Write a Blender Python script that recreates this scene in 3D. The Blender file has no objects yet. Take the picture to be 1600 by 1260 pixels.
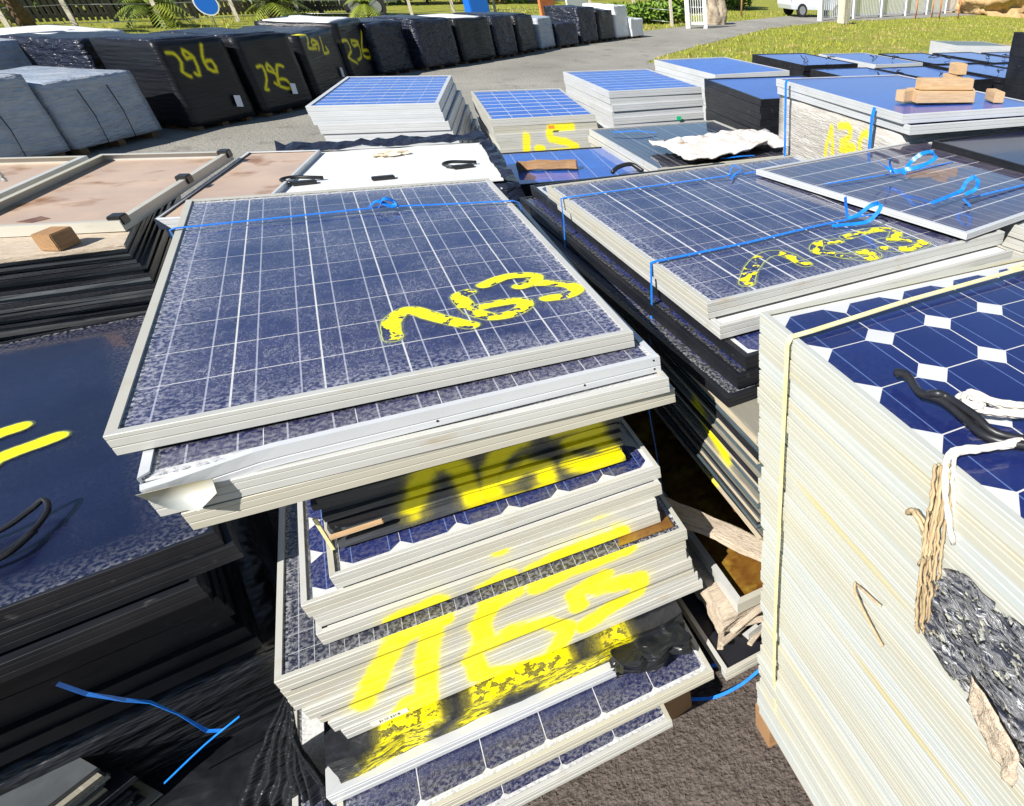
import bpy, bmesh, math, random
from mathutils import Vector, Matrix, noise as mnoise
R = math.radians
rnd = random.Random(7)
sc = bpy.context.scene
COL = sc.collection

# ------------------------------------------------------------------ camera, sky, sun, exposure
cam_d = bpy.data.cameras.new('camera'); cam = bpy.data.objects.new('camera', cam_d); COL.objects.link(cam)
cam_d.sensor_fit = 'HORIZONTAL'; cam_d.sensor_width = 36.0
cam_d.lens = 961.288 / 1600 * 36.0
cam_d.shift_x = (800 - 1255.967) / 1600; cam_d.shift_y = (750.127 - 630) / 1600
cam_d.clip_start = 0.02; cam_d.clip_end = 900
CR = ((0.8544, 0.304, -0.4215), (-0.5181, 0.5612, -0.6455), (0.0403, 0.7698, 0.637))
cam.matrix_world = Matrix.Translation((0, 0, 2.05)) @ Matrix(CR).to_quaternion().to_matrix().to_4x4()
sc.camera = cam
SUN_EL, SUN_AZ = R(40), R(35)          # light travels towards +X and a little +Y
sd = Vector((math.cos(SUN_EL) * math.cos(SUN_AZ), math.cos(SUN_EL) * math.sin(SUN_AZ), -math.sin(SUN_EL)))
sl = bpy.data.lights.new('sun', 'SUN'); sl.energy = 5.0; sl.angle = R(0.5); sl.color = (1.0, 0.965, 0.905)
so = bpy.data.objects.new('sun', sl); COL.objects.link(so); so.rotation_euler = sd.to_track_quat('-Z', 'Y').to_euler(); so.location = (-20, -12, 25)
w = bpy.data.worlds.new('World'); sc.world = w; w.use_nodes = True
wt = w.node_tree; wt.nodes.clear()
sky = wt.nodes.new('ShaderNodeTexSky'); sky.sky_type = 'NISHITA'; sky.sun_disc = False
sky.sun_elevation = SUN_EL; sky.sun_rotation = math.atan2(-sd.x, -sd.y); sky.altitude = 50; sky.air_density = 1.0; sky.dust_density = 0.1; sky.ozone_density = 3.0
bg = wt.nodes.new('ShaderNodeBackground'); bg.inputs['Strength'].default_value = 0.066
wo = wt.nodes.new('ShaderNodeOutputWorld'); wt.links.new(sky.outputs[0], bg.inputs[0]); wt.links.new(bg.outputs[0], wo.inputs[0])
sc.view_settings.view_transform = 'Standard'; sc.view_settings.look = 'None'; sc.view_settings.gamma = 1.0
sc.view_settings.exposure = 0.72; sc.view_settings.use_curve_mapping = False
sc.render.engine = 'CYCLES'
sc.cycles.max_bounces = 5; sc.cycles.transparent_max_bounces = 8; sc.cycles.diffuse_bounces = 2; sc.cycles.glossy_bounces = 2
sc.cycles.caustics_reflective = False; sc.cycles.caustics_refractive = False

# ------------------------------------------------------------------ node helpers
class NG:
    def __init__(s, t): s.t = t
    def new(s, typ, ins=None, **props):
        n = s.t.nodes.new(typ)
        for k, v in props.items(): setattr(n, k, v)
        for k, v in (ins or {}).items(): s.set(n.inputs[k], v)
        return n
    def set(s, sock, v):
        if hasattr(v, 'is_output'): s.t.links.new(v, sock)
        else:
            if isinstance(v, (tuple, list)) and len(v) == 3 and sock.type == 'RGBA': v = (*v, 1)
            sock.default_value = v
    def math(s, op, a, b=0.0, c=None, clamp=False):
        n = s.new('ShaderNodeMath', {0: a, 1: b}, operation=op); n.use_clamp = clamp
        if c is not None: s.set(n.inputs[2], c)
        return n.outputs[0]
    def vm(s, op, a, b=None, out=0, scale=None):
        n = s.new('ShaderNodeVectorMath', {0: a}, operation=op)
        if b is not None: s.set(n.inputs[1], b)
        if scale is not None: s.set(n.inputs['Scale'], scale)
        return n.outputs[out]
    def mix(s, f, a, b, blend='MIX'):
        n = s.new('ShaderNodeMix', {0: f, 6: a, 7: b}, data_type='RGBA', blend_type=blend); n.clamp_factor = True
        return n.outputs[2]
    def ramp(s, f, lo, hi, a=0.0, b=1.0, smooth=False):
        n = s.new('ShaderNodeMapRange', {0: f, 1: lo, 2: hi, 3: a, 4: b}); n.clamp = True
        if smooth: n.interpolation_type = 'SMOOTHSTEP'
        return n.outputs[0]
    def noise(s, v, scale, detail=2.0, rough=0.5, dist=0.0):
        return s.new('ShaderNodeTexNoise', {'Vector': v, 'Scale': scale, 'Detail': detail, 'Roughness': rough, 'Distortion': dist}).outputs['Fac']
    def obj(s): return s.new('ShaderNodeTexCoord').outputs['Object']
    def gen(s): return s.new('ShaderNodeTexCoord').outputs['Generated']
    def pos(s): return s.new('ShaderNodeNewGeometry').outputs['Position']
    def rand(s): return s.new('ShaderNodeObjectInfo').outputs['Random']
    def mul(s, v, k): return s.vm('MULTIPLY', v, k)
    def sep(s, v): return s.new('ShaderNodeSeparateXYZ', {0: v}).outputs
    def comb(s, x=0.0, y=0.0, z=0.0): return s.new('ShaderNodeCombineXYZ', {0: x, 1: y, 2: z}).outputs[0]
    def mixs(s, f, a, b): return s.new('ShaderNodeMixShader', {0: f, 1: a, 2: b}).outputs[0]
    def bump(s, h, strength, dist=0.01): return s.new('ShaderNodeBump', {'Strength': strength, 'Distance': dist, 'Height': h}).outputs[0]
    def bsdf(s, col, rough=0.5, metal=0.0, normal=None, **kw):
        n = s.new('ShaderNodeBsdfPrincipled', {'Base Color': col, 'Roughness': rough, 'Metallic': metal})
        for k, v in kw.items(): s.set(n.inputs[k.replace('_', ' ')], v)
        if normal is not None: s.set(n.inputs['Normal'], normal)
        return n.outputs[0]

def newmat(name):
    m = bpy.data.materials.new(name); m.use_nodes = True; m.node_tree.nodes.clear()
    g = NG(m.node_tree); g.out = g.new('ShaderNodeOutputMaterial'); g.m = m
    return m, g
def fin(g, sh): g.t.links.new(sh, g.out.inputs[0]); return g.m

# spray paint: distance to hand-drawn strokes (2D, metres)
def spray_group(name, polys, radii):
    t = bpy.data.node_groups.new(name, 'ShaderNodeTree')
    t.interface.new_socket('Vector', in_out='INPUT', socket_type='NodeSocketVector')
    t.interface.new_socket('Distance', in_out='OUTPUT', socket_type='NodeSocketFloat')
    g = NG(t); gi = t.nodes.new('NodeGroupInput'); go = t.nodes.new('NodeGroupOutput')
    p = gi.outputs[0]; cur = None
    for poly, r in zip(polys, radii):
        for a, b in zip(poly[:-1], poly[1:]):
            A = Vector((a[0], a[1], 0)); BA = Vector((b[0] - a[0], b[1] - a[1], 0)); l2 = max(BA.dot(BA), 1e-8)
            pa = g.vm('SUBTRACT', p, tuple(A))
            h = g.math('MULTIPLY', g.vm('DOT_PRODUCT', pa, tuple(BA), out=1), 1.0 / l2, clamp=True)
            q = g.vm('SUBTRACT', pa, g.vm('SCALE', tuple(BA), scale=h))
            d = g.math('SUBTRACT', g.vm('LENGTH', q, out=1), r)
            cur = d if cur is None else g.math('MINIMUM', cur, d)
    t.links.new(cur, go.inputs[0])
    return t
YEL = (0.86, 0.74, 0.004)
def spray_mask(g, grp, co, soft=0.012, wob=0.008, wscale=40):
    n = g.new('ShaderNodeGroup'); n.node_tree = grp; g.set(n.inputs[0], co)
    nz = g.noise(co, wscale, 3)
    d = g.math('ADD', n.outputs[0], g.math('MULTIPLY', g.math('SUBTRACT', nz, 0.5), wob * 2))
    return g.ramp(d, -soft * 0.4, soft, 1.0, 0.0, True), d
def xz(g): s = g.sep(g.pos()); return g.comb(s[0], s[2], 0.0)
def xy(g): s = g.sep(g.pos()); return g.comb(s[0], s[1], 0.0)
def yz(g): s = g.sep(g.pos()); return g.comb(s[1], s[2], 0.0)
def oxz(g): s = g.sep(g.obj()); return g.comb(s[0], s[2], 0.0)

ST = {
'A1': [[[-0.116,1.641],[-0.113,1.731],[-0.089,1.787],[-0.062,1.796],[-0.014,1.725],[0.054,1.643]],[[0.082,1.864],[0.057,1.846],[0.06,1.794],[0.074,1.725],[0.108,1.677],[0.149,1.672],[0.189,1.699],[0.202,1.738],[0.18,1.757],[0.128,1.756],[0.099,1.75]],[[0.129,1.899],[0.185,1.939],[0.24,1.938],[0.271,1.91],[0.246,1.867],[0.215,1.854]],[[0.246,1.867],[0.296,1.847],[0.34,1.813],[0.349,1.769],[0.313,1.739],[0.263,1.741]]],
'C1': [[[0.837,1.663],[0.899,1.756],[0.976,1.834],[1.035,1.86],[1.075,1.828],[1.086,1.724]],[[1.313,1.869],[1.239,1.873],[1.19,1.816],[1.215,1.777],[1.264,1.727],[1.354,1.734],[1.348,1.688],[1.305,1.681],[1.244,1.736]],[[1.365,1.891],[1.459,1.912],[1.531,1.912],[1.579,1.874],[1.52,1.806],[1.463,1.801]],[[1.52,1.806],[1.576,1.758],[1.591,1.713],[1.501,1.695],[1.422,1.731]]],
'Ab': [[[-0.208,0.988],[-0.138,1.112],[-0.093,1.104],[-0.077,1.066],[-0.072,0.951]],[[0.075,1.112],[0.023,1.092],[-0.009,1.04],[-0.033,0.968],[-0.016,0.941],[0.055,0.918],[0.108,0.946],[0.113,0.994],[0.07,1.023],[0.014,0.997]],[[0.165,1.112],[0.252,1.105],[0.262,1.074],[0.191,1.06]],[[0.191,1.06],[0.266,1.035],[0.3,0.967],[0.227,0.964],[0.177,0.99]]],
'Aw': [[[-0.466,0.593],[-0.37,0.718],[-0.326,0.775],[-0.227,0.786]],[[-0.351,0.496],[-0.298,0.665],[-0.257,0.757]],[[-0.059,0.787],[-0.121,0.768],[-0.161,0.705],[-0.164,0.654],[-0.208,0.599],[-0.211,0.524],[-0.134,0.486],[-0.031,0.47],[0.037,0.562],[-0.01,0.625],[-0.096,0.639],[-0.161,0.621]],[[-0.002,0.774],[0.088,0.791],[0.247,0.794]],[[0.168,0.718],[0.081,0.686],[0.081,0.645]],[[0.135,0.685],[0.263,0.654],[0.248,0.597],[0.187,0.581],[0.082,0.545]],[[-0.055,0.937],[-0.059,0.88]],[[0.172,0.895],[0.209,0.893]],
       [[-0.38,0.53],[-0.44,0.47],[-0.548,0.363],[-0.62,0.316]],[[-0.36,0.52],[-0.41,0.436],[-0.471,0.374]],[[-0.18,0.49],[-0.228,0.464],[-0.318,0.366],[-0.357,0.335]],[[-0.053,0.425],[0.092,0.444],[0.168,0.463]]],
'C': [[[1.60,0.955],[1.50,0.905],[1.40,0.88]],[[1.967,0.60],[1.693,0.64],[1.50,0.68]]],
'E': [[[-1.161,2.183],[-1.136,2.229],[-1.036,2.286]],[[-1.202,2.351],[-1.17,2.375],[-1.134,2.392]]],
'P1': [[[0.116,0.893],[0.212,0.878],[0.254,0.777],[0.194,0.683],[0.28,0.616]],[[0.441,0.839],[0.349,0.91],[0.349,0.811],[0.455,0.817],[0.417,0.624],[0.363,0.644]],[[0.641,0.946],[0.58,0.806],[0.579,0.682],[0.687,0.635],[0.678,0.762],[0.586,0.755]]],
'P2': [[[0.189,0.628],[0.285,0.627],[0.26,0.46],[0.161,0.349],[0.219,0.342]],[[0.453,0.562],[0.397,0.648],[0.347,0.572],[0.463,0.52],[0.455,0.372],[0.387,0.405]],[[0.664,0.591],[0.565,0.616],[0.484,0.493],[0.457,0.355],[0.65,0.307],[0.618,0.42],[0.501,0.442]]],
'P3': [[[0.135,0.917],[0.362,0.916],[0.344,0.817],[0.25,0.742],[0.588,0.711]],[[0.71,0.787],[0.526,0.836],[0.479,0.755],[0.716,0.769],[0.668,0.687]],[[0.88,0.834],[0.865,0.731],[0.839,0.618],[1.053,0.625],[0.991,0.693]]],
'P4': [[[0.049,0.712],[0.289,0.702],[0.319,0.535],[0.068,0.461],[0.429,0.335]],[[0.886,0.634],[0.525,0.683],[0.553,0.593],[0.872,0.595],[0.764,0.402],[0.525,0.375]],[[1.3,0.768],[1.054,0.58],[0.935,0.406],[1.31,0.338],[1.339,0.451],[1.0,0.482]]],
'S15': [[[1.086,0.862],[1.053,0.70]],[[1.159,0.763],[1.191,0.761]],[[1.476,0.918],[1.30,0.915],[1.275,0.86],[1.285,0.83],[1.40,0.805],[1.48,0.765],[1.44,0.73],[1.27,0.725]]],
'S130': [[[3.904,1.071],[3.891,1.156],[3.833,1.262],[3.804,1.099]],[[3.738,1.285],[3.646,1.304],[3.601,1.29],[3.607,1.242],[3.711,1.197],[3.564,1.199],[3.542,1.192],[3.712,1.159],[3.601,1.155]],[[3.471,1.187],[3.486,1.232],[3.467,1.281],[3.418,1.304],[3.373,1.277],[3.352,1.204]]],
}
RAD = {'A1': .021, 'C1': .024, 'Ab': .019, 'Aw': .025, 'C': .02, 'E': .02, 'P1': .013, 'P2': .013, 'P3': .015, 'P4': .018, 'S15': .026, 'S130': .017}
def smooth2(pl):
    P = [pl[0]] + pl + [pl[-1]]; out = []
    for a, b, c, d in zip(P, P[1:], P[2:], P[3:]):
        out += [b, [(-a[q] + 9 * b[q] + 9 * c[q] - d[q]) / 16 for q in (0, 1)]]
    return out + [pl[-1]]
SG = {k: spray_group('strokes_' + k, [smooth2(p) for p in v] if k[0] == 'P' else v, [RAD[k]] * len(v)) for k, v in ST.items() if k not in ('A1', 'C1', 'E')}

# ------------------------------------------------------------------ materials
MT = {}
def surf(name, c1, c2=None, rough=0.5, metal=0.0, scale=8.0, stretch=(1, 1, 1), lo=.35, hi=.65, bump=0.0, bscale=60.0, bdist=0.004,
         c3=None, s3=2.0, l3=.55, h3=.75, tint=0.0, tcol=None, spray=None, soft=.012, spec=0.5, coat=0.0, wob=.008, brk=None):
    m, g = newmat(name); o = g.mul(g.obj(), stretch); col = c1
    rv = g.rand(); o = g.vm('ADD', o, g.comb(g.math('MULTIPLY', rv, 37.0), g.math('MULTIPLY', rv, 11.0), 0.0))
    if c2: col = g.mix(g.ramp(g.noise(o, scale, 4, .6), lo, hi), c1, c2)
    if c3: col = g.mix(g.ramp(g.noise(o, s3, 3, .6), l3, h3), col, c3)
    if tint: col = g.mix(g.math('MULTIPLY', g.math('FRACT', g.math('MULTIPLY', rv, 7.31)), tint), col, tcol)
    nb = g.bump(g.noise(o, bscale, 3, .6), bump, bdist) if bump else None
    rg = rough
    if spray:
        grp, cof = spray
        mk, d = spray_mask(g, SG[grp], cof(g), soft, wob)
        if brk: mk = g.math('MULTIPLY', mk, g.ramp(g.noise(g.mul(g.pos(), (1, 1, 4)), 38, 3, .65), brk - .03, brk + .03))
        mist = g.math('MULTIPLY', g.ramp(d, 0.0, .035, .38, 0.0, True), g.ramp(g.noise(g.pos(), 420, 2, .7), .40, .62))
        thin = g.ramp(g.noise(g.pos(), 22, 3, .6), .30, .62, .92, 1.0)
        mk = g.math('MULTIPLY', g.math('MAXIMUM', mk, mist), thin)
        col = g.mix(g.math('MULTIPLY', mk, .97), col, YEL); metal = g.math('MULTIPLY', g.math('SUBTRACT', 1.0, mk), metal)
    sh = g.bsdf(col, rg, metal, nb, Specular_IOR_Level=spec, Coat_Weight=coat)
    MT[name] = m
    return fin(g, sh)

DIRT = (0.46, 0.38, 0.26)
def alu(name, base=(.59, .59, .565), spray=None, dirt=DIRT, amt=(.52, .72), tint=.75, tcol=(.50, .46, .34)):
    return surf(name, base, (base[0] * .90, base[1] * .90, base[2] * .88), rough=.42, metal=.2, scale=3, stretch=(1, 1, 3), c3=dirt, s3=9, l3=amt[0] + .08, h3=amt[1] + .1, tint=tint, tcol=tcol, spray=spray, bump=.15, bscale=300, bdist=.0006)
alu('aluminium'); alu('aluminium_sprayed', spray=('Aw', xz)); alu('aluminium_15', spray=('S15', xz))
alu('aluminium_clean', base=(.62, .635, .655), amt=(.62, .85), tint=.15)
surf('aluminium_yellowed', (.50, .535, .52), (.56, .575, .53), rough=.42, metal=.15, scale=4, stretch=(1, 16, 16), lo=.42, hi=.60, c3=(.58, .50, .26), s3=1.6, l3=.60, h3=.70, tint=.75, tcol=(.50, .47, .36), bump=.08, bscale=12, bdist=.002)
surf('frame_black', (.008, .009, .012), (.016, .016, .019), rough=.36, spec=.4, scale=6, c3=(.07, .07, .07), s3=20, l3=.64, h3=.8, bump=.1, bscale=200, bdist=.0005)
surf('backsheet_white', (.72, .72, .70), (.62, .62, .60), rough=.5, scale=4)
surf('backsheet_black', (.012, .013, .018), rough=.4)
surf('backsheet_sky_tint', (.006, .060, .36), (.010, .08, .44), rough=.3, scale=2)  # reflected sky blue is put into the sheet colour
surf('backsheet_navy', (.004, .006, .026), (.006, .009, .038), rough=.3, scale=3)
surf('backsheet_beige', (.52, .38, .27), (.42, .31, .24), rough=.4, scale=3, c3=(.26, .13, .06), s3=4.0, l3=.56, h3=.70)
surf('laminate_edge', (.030, .032, .036), (.075, .078, .08), rough=.35, scale=12, stretch=(1, 1, 20), c3=(.25, .24, .22), s3=7, l3=.62, h3=.74, tint=.6, tcol=(.10, .11, .12))
surf('laminate_edge_sprayed', (.030, .032, .036), (.06, .062, .065), rough=.35, scale=12, stretch=(1, 1, 20), c3=(.16, .15, .14), s3=7, l3=.64, h3=.76, tint=.5, tcol=(.08, .085, .09), spray=('Ab', xz), soft=.02)
surf('laminate_green', (.055, .075, .08), (.11, .13, .13), rough=.3, scale=10, stretch=(20, 1, 20), c3=(.45, .42, .36), s3=6, l3=.60, h3=.74, tint=.8, tcol=(.38, .33, .24), spray=('C', yz), soft=.03)
surf('laminate_cream', (.55, .47, .34), (.42, .36, .26), rough=.5, scale=8, stretch=(20, 1, 20), spray=('C', yz), soft=.03)
surf('laminate_teal', (.05, .075, .09), (.11, .14, .15), rough=.25, scale=10, stretch=(20, 1, 20), spray=('C', yz), soft=.03)
surf('laminate_dark', (.012, .014, .018), (.03, .03, .035), rough=.3, scale=10, stretch=(20, 1, 20))
surf('film_black', (.007, .008, .010), (.016, .017, .020), rough=.32, scale=4, spec=.35, bump=.55, bscale=4, stretch=(1.2, 1.2, 6), bdist=.06)
surf('film_black_sprayed', (.012, .013, .015), (.026, .026, .03), brk=.47, rough=.35, scale=9, bump=.8, bscale=9, stretch=(1.2, 1.2, 5), bdist=.02, spray=('Aw', xz), soft=.02, wob=.02)
for k in ('P1', 'P2', 'P3', 'P4'):
    surf('film_black_' + k, (.006, .007, .010), (.013, .014, .018), spec=.28, rough=.36, scale=4, bump=.35, bscale=4, stretch=(.7, .7, 9), bdist=.03, spray=(k, oxz), soft=.02)
surf('film_grey', (.40, .44, .50), (.30, .34, .40), rough=.24, scale=3, stretch=(1, 1, 5), bump=.8, bscale=5, bdist=.05, c3=(.42, .44, .46), s3=2.5, l3=.5, h3=.7)
surf('film_blueblack', (.010, .013, .026), (.022, .026, .042), rough=.3, spec=.4, scale=3, bump=.8, bscale=4, stretch=(1.5, 1.5, 4), bdist=.07)
surf('film_clear', (.60, .56, .50), (.48, .44, .38), rough=.3, scale=5, stretch=(1, 1, 14), bump=.7, bscale=10, bdist=.03, c3=(.72, .70, .66), s3=4, l3=.5, h3=.7, spray=('S130', yz), soft=.012, coat=.3)
surf('film_white', (.78, .78, .76), (.70, .70, .70), rough=.4, scale=4, bump=.3, bscale=6, bdist=.03)
surf('wood', (.42, .25, .11), (.30, .16, .07), rough=.7, scale=10, stretch=(1, 14, 14), bump=.4, bscale=30, bdist=.003, tint=.4, tcol=(.26, .14, .07))
surf('wood_shaded', (.20, .12, .06), (.13, .08, .04), rough=.8, scale=10, stretch=(1, 14, 14))  # pallet wood darkened in colour for the shade under the wrapped loads
surf('wood_pale', (.60, .42, .24), (.48, .31, .16), rough=.7, scale=12, stretch=(1, 12, 12), bump=.4, bscale=30, bdist=.003, tint=.3, tcol=(.40, .24, .12))
surf('wood_weathered', (.62, .52, .40), (.44, .35, .25), rough=.75, scale=14, stretch=(2, 16, 16), bump=.7, bscale=24, bdist=.006, c3=(.30, .22, .15), s3=9, l3=.58, h3=.7)
surf('strap_blue', (.008, .16, .66), (.010, .22, .80), rough=.32, scale=30, spec=.6)
surf('strap_cream', (.74, .64, .30), (.80, .72, .42), rough=.4, scale=20)
surf('rope_white', (.78, .74, .66), (.60, .55, .46), rough=.8, scale=90, bump=.6, bscale=160, bdist=.002)
surf('rope_tan', (.52, .40, .24), (.35, .25, .13), rough=.85, scale=60, stretch=(1, 1, .2), bump=.6, bscale=120, bdist=.002)
surf('cable_black', (.012, .012, .014), (.02, .02, .024), rough=.4, scale=20)
surf('plastic_black', (.012, .012, .013), rough=.35)
surf('sheet_beige', (.72, .64, .50), (.58, .50, .38), rough=.7, scale=10, bump=.5, bscale=16, bdist=.01)
surf('sheet_white', (.74, .70, .66), (.58, .52, .46), rough=.6, scale=5, bump=.6, bscale=9, bdist=.02, c3=(.36, .24, .14), s3=6, l3=.62, h3=.75)
surf('cloth_torn', (.05, .055, .075), (.20, .20, .22), rough=.6, scale=22, stretch=(3, 1, 3), bump=.8, bscale=30, bdist=.01, c3=(.55, .50, .46), s3=34, l3=.60, h3=.68)
def torn_mat():
    m, g = newmat('torn_plastic'); o = g.pos()
    n1 = g.noise(g.mul(o, (1, .8, 2.4)), 20, 4, .6, 1.6); n2 = g.noise(g.mul(o, (1, .8, 2.6)), 44, 3, .6, 1.2)
    col = g.mix(g.ramp(n1, .42, .52), (.035, .04, .06), (.22, .22, .23)); col = g.mix(g.ramp(n2, .60, .66), col, (.62, .62, .64))  # whitish patches colour in the glints on the dark film
    sh = g.bsdf(col, .25, 0, g.bump(n1, .9, .02)); hole = g.ramp(g.noise(g.mul(o, (1, 1, 1.6)), 24, 4, .7), .43, .47)
    return fin(g, g.mixs(hole, g.new('ShaderNodeBsdfTransparent').outputs[0], sh))
MT['torn_plastic'] = torn_mat()
surf('paper', (.75, .76, .80), rough=.6)
surf('water_brown', (.10, .035, .008), (.22, .11, .02), rough=.06, scale=12, c3=(.34, .22, .03), s3=10, l3=.5, h3=.7, spec=.6)
surf('rust_brown', (.16, .06, .02), (.30, .15, .05), rough=.25, scale=14)
surf('sticker_green', (.01, .45, .18), rough=.5); surf('sticker_orange', (.85, .25, .03), rough=.6)
surf('steel_zinc', (.55, .57, .55), (.45, .47, .46), rough=.35, metal=.5, scale=20)
surf('concrete', (.58, .52, .42), (.46, .41, .33), rough=.85, scale=12, bump=.4, bscale=40)
surf('paint_white', (.78, .78, .76), (.72, .72, .70), rough=.45, scale=6)
surf('paint_orange', (.62, .17, .06), (.70, .26, .10), rough=.6, scale=8)
surf('fence_dark', (.085, .07, .06), (.14, .12, .10), rough=.7, scale=10, tint=.5, tcol=(.2, .17, .14))
surf('earth', (.50, .33, .16), (.38, .24, .11), rough=.95, scale=3, bump=.9, bscale=8, bdist=.08, c3=(.58, .42, .23), s3=1.2, l3=.5, h3=.7)
surf('stone', (.42, .35, .25), (.28, .22, .16), rough=.9, scale=5, bump=.8, bscale=8, bdist=.05)
surf('car_paint', (.62, .65, .70), rough=.25, coat=.6); surf('car_glass', (.02, .03, .045), rough=.05); surf('tyre', (.015, .015, .016), rough=.8); surf('rim', (.45, .46, .48), rough=.3, metal=.7)
surf('lamp_red', (.55, .02, .02), rough=.2)
surf('sign_blue', (.01, .13, .55), rough=.4); surf('trunk', (.16, .10, .06), (.08, .05, .03), rough=.9, scale=14, bump=.8, bscale=20, bdist=.02)
surf('leaf_palm', (.16, .22, .02), (.26, .27, .03), rough=.5, scale=3, tint=.6, tcol=(.06, .12, .015)); surf('leaf_hedge', (.035, .075, .012), (.07, .13, .02), rough=.6, scale=.8); surf('leaf_light', (.10, .19, .015), (.17, .26, .02), rough=.6, scale=.9)
surf('grass_blade', (.19, .24, .015), (.34, .33, .03), rough=.7, scale=1.1, c3=(.40, .30, .12), s3=.5, l3=.50, h3=.62)
surf('brick_wall', (.42, .22, .15), (.34, .17, .11), rough=.85, scale=5); surf('wall_plaster', (.62, .58, .52), (.55, .51, .46), rough=.85, scale=2)
surf('roof_dark', (.05, .05, .055), rough=.7)

def glass_mat(name, dust=.5, spk=150, edge=.3, base_rough=.04, dcol=(.50, .50, .52), scratch=.5, ior=1.5, refl=1.0, haze=.06):
    m, g = newmat(name); o = g.obj()
    rv = g.math('MULTIPLY', g.rand(), 23.0); o2 = g.vm('ADD', o, g.comb(rv, rv, 0.0))
    blot = g.ramp(g.noise(o2, 4.2, 3, .65), .34, .70, .12, 1.0)
    sp = g.ramp(g.noise(o2, spk, 2, .75), .56, .72)
    hl = g.noise(g.mul(o2, (1.0, .55, 1.0)), 34, 3, .75, .9)
    ha = g.ramp(g.math('ABSOLUTE', g.math('SUBTRACT', hl, .5)), .0, .022, 1.0, 0.0)
    fine = g.math('MAXIMUM', sp, g.math('MULTIPLY', ha, scratch))
    ge = g.sep(g.gen()); ex = g.math('MINIMUM', ge[0], g.math('SUBTRACT', 1.0, ge[0])); ey = g.math('MINIMUM', ge[1], g.math('SUBTRACT', 1.0, ge[1]))
    ed = g.math('MINIMUM', ex, g.math('MULTIPLY', ey, 1.6))
    nE = g.noise(o2, 90, 2, .6)
    em = g.math('MULTIPLY', g.math('ADD', g.ramp(ed, .0, .025, 1.0, 0.0), g.ramp(ed, .0, .13, .55, 0.0)), g.ramp(nE, .44, .60))
    dm = g.math('ADD', g.math('MULTIPLY', g.math('MULTIPLY', fine, blot), dust), g.math('MULTIPLY', em, edge), clamp=True)
    dm = g.math('ADD', dm, g.math('MULTIPLY', blot, dust * haze), clamp=True)
    tr = g.new('ShaderNodeBsdfTransparent').outputs[0]
    gl = g.new('ShaderNodeBsdfGlossy', {'Color': (1, 1, 1), 'Roughness': base_rough}).outputs[0]
    ge_ = g.new('ShaderNodeNewGeometry'); cs = g.math('ABSOLUTE', g.vm('DOT_PRODUCT', ge_.outputs['Incoming'], ge_.outputs['Normal'], out=1))
    f0 = ((ior - 1) / (ior + 1)) ** 2
    fr = g.math('ADD', f0, g.math('MULTIPLY', g.math('POWER', g.math('SUBTRACT', 1.0, cs), 5.0), 1 - f0), clamp=True)
    if refl != 1.0: fr = g.math('MULTIPLY', fr, refl)
    sh = g.mixs(fr, tr, gl)
    du = g.new('ShaderNodeBsdfDiffuse', {'Color': dcol}).outputs[0]
    sh = g.mixs(dm, sh, du)
    MT[name] = m
    return fin(g, sh)
glass_mat('glass_dusty', .42, edge=.7, dcol=(.62, .62, .68), spk=230, scratch=.75, haze=.10)
glass_mat('glass_dusty_c', .34, edge=.6, dcol=(.62, .62, .68), spk=230, scratch=.75, haze=.12)
glass_mat('glass_worn', .30, edge=.6, spk=240, scratch=.9)
glass_mat('glass_clean', .03, edge=.03, scratch=.3)
glass_mat('glass_medium', .16, edge=.25)
glass_mat('glass_e', .06, edge=.30, base_rough=.07, refl=.5)
glass_mat('glass_d', .30, edge=.35, dcol=(.34, .28, .25), haze=.45)
glass_mat('glass_far', .04, edge=.08, base_rough=.08, ior=1.32, refl=.42)

def paint_mat(name, flake):
    m, g = newmat(name); r_ = g.new('ShaderNodeAttribute', attribute_name='rim').outputs['Fac']; o = g.obj()
    rr = g.math('ADD', r_, g.math('MULTIPLY', g.math('SUBTRACT', g.noise(o, 45, 3), .5), .22))
    body = g.math('MULTIPLY', g.ramp(rr, .66, .70, 1.0, 0.0), g.ramp(g.math('SUBTRACT', g.noise(o, 20, 4, .62, .3), g.math('MULTIPLY', g.math('SUBTRACT', r_, .3), .16)), flake - .012, flake + .012))
    rim = g.math('MULTIPLY', g.ramp(g.math('ABSOLUTE', g.math('SUBTRACT', rr, .72)), .02, .06, .8, .0), 1.0)
    halo = g.ramp(rr, .72, 1.0, .22, .0)
    halo = g.math('MULTIPLY', halo, g.math('GREATER_THAN', rr, .7))
    pf = g.math('MAXIMUM', body, g.math('MAXIMUM', rim, halo), clamp=True)
    pf = g.math('MULTIPLY', pf, g.ramp(r_, .95, 1.0, 1.0, 0.0))
    MT[name] = m
    return fin(g, g.mixs(pf, g.new('ShaderNodeBsdfTransparent').outputs[0], g.bsdf(g.mix(body, (.60, .66, .16), YEL), .45)))
paint_mat('paint_flaked', .415); paint_mat('paint_worn', .50); paint_mat('paint_yellow', .1)
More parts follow.
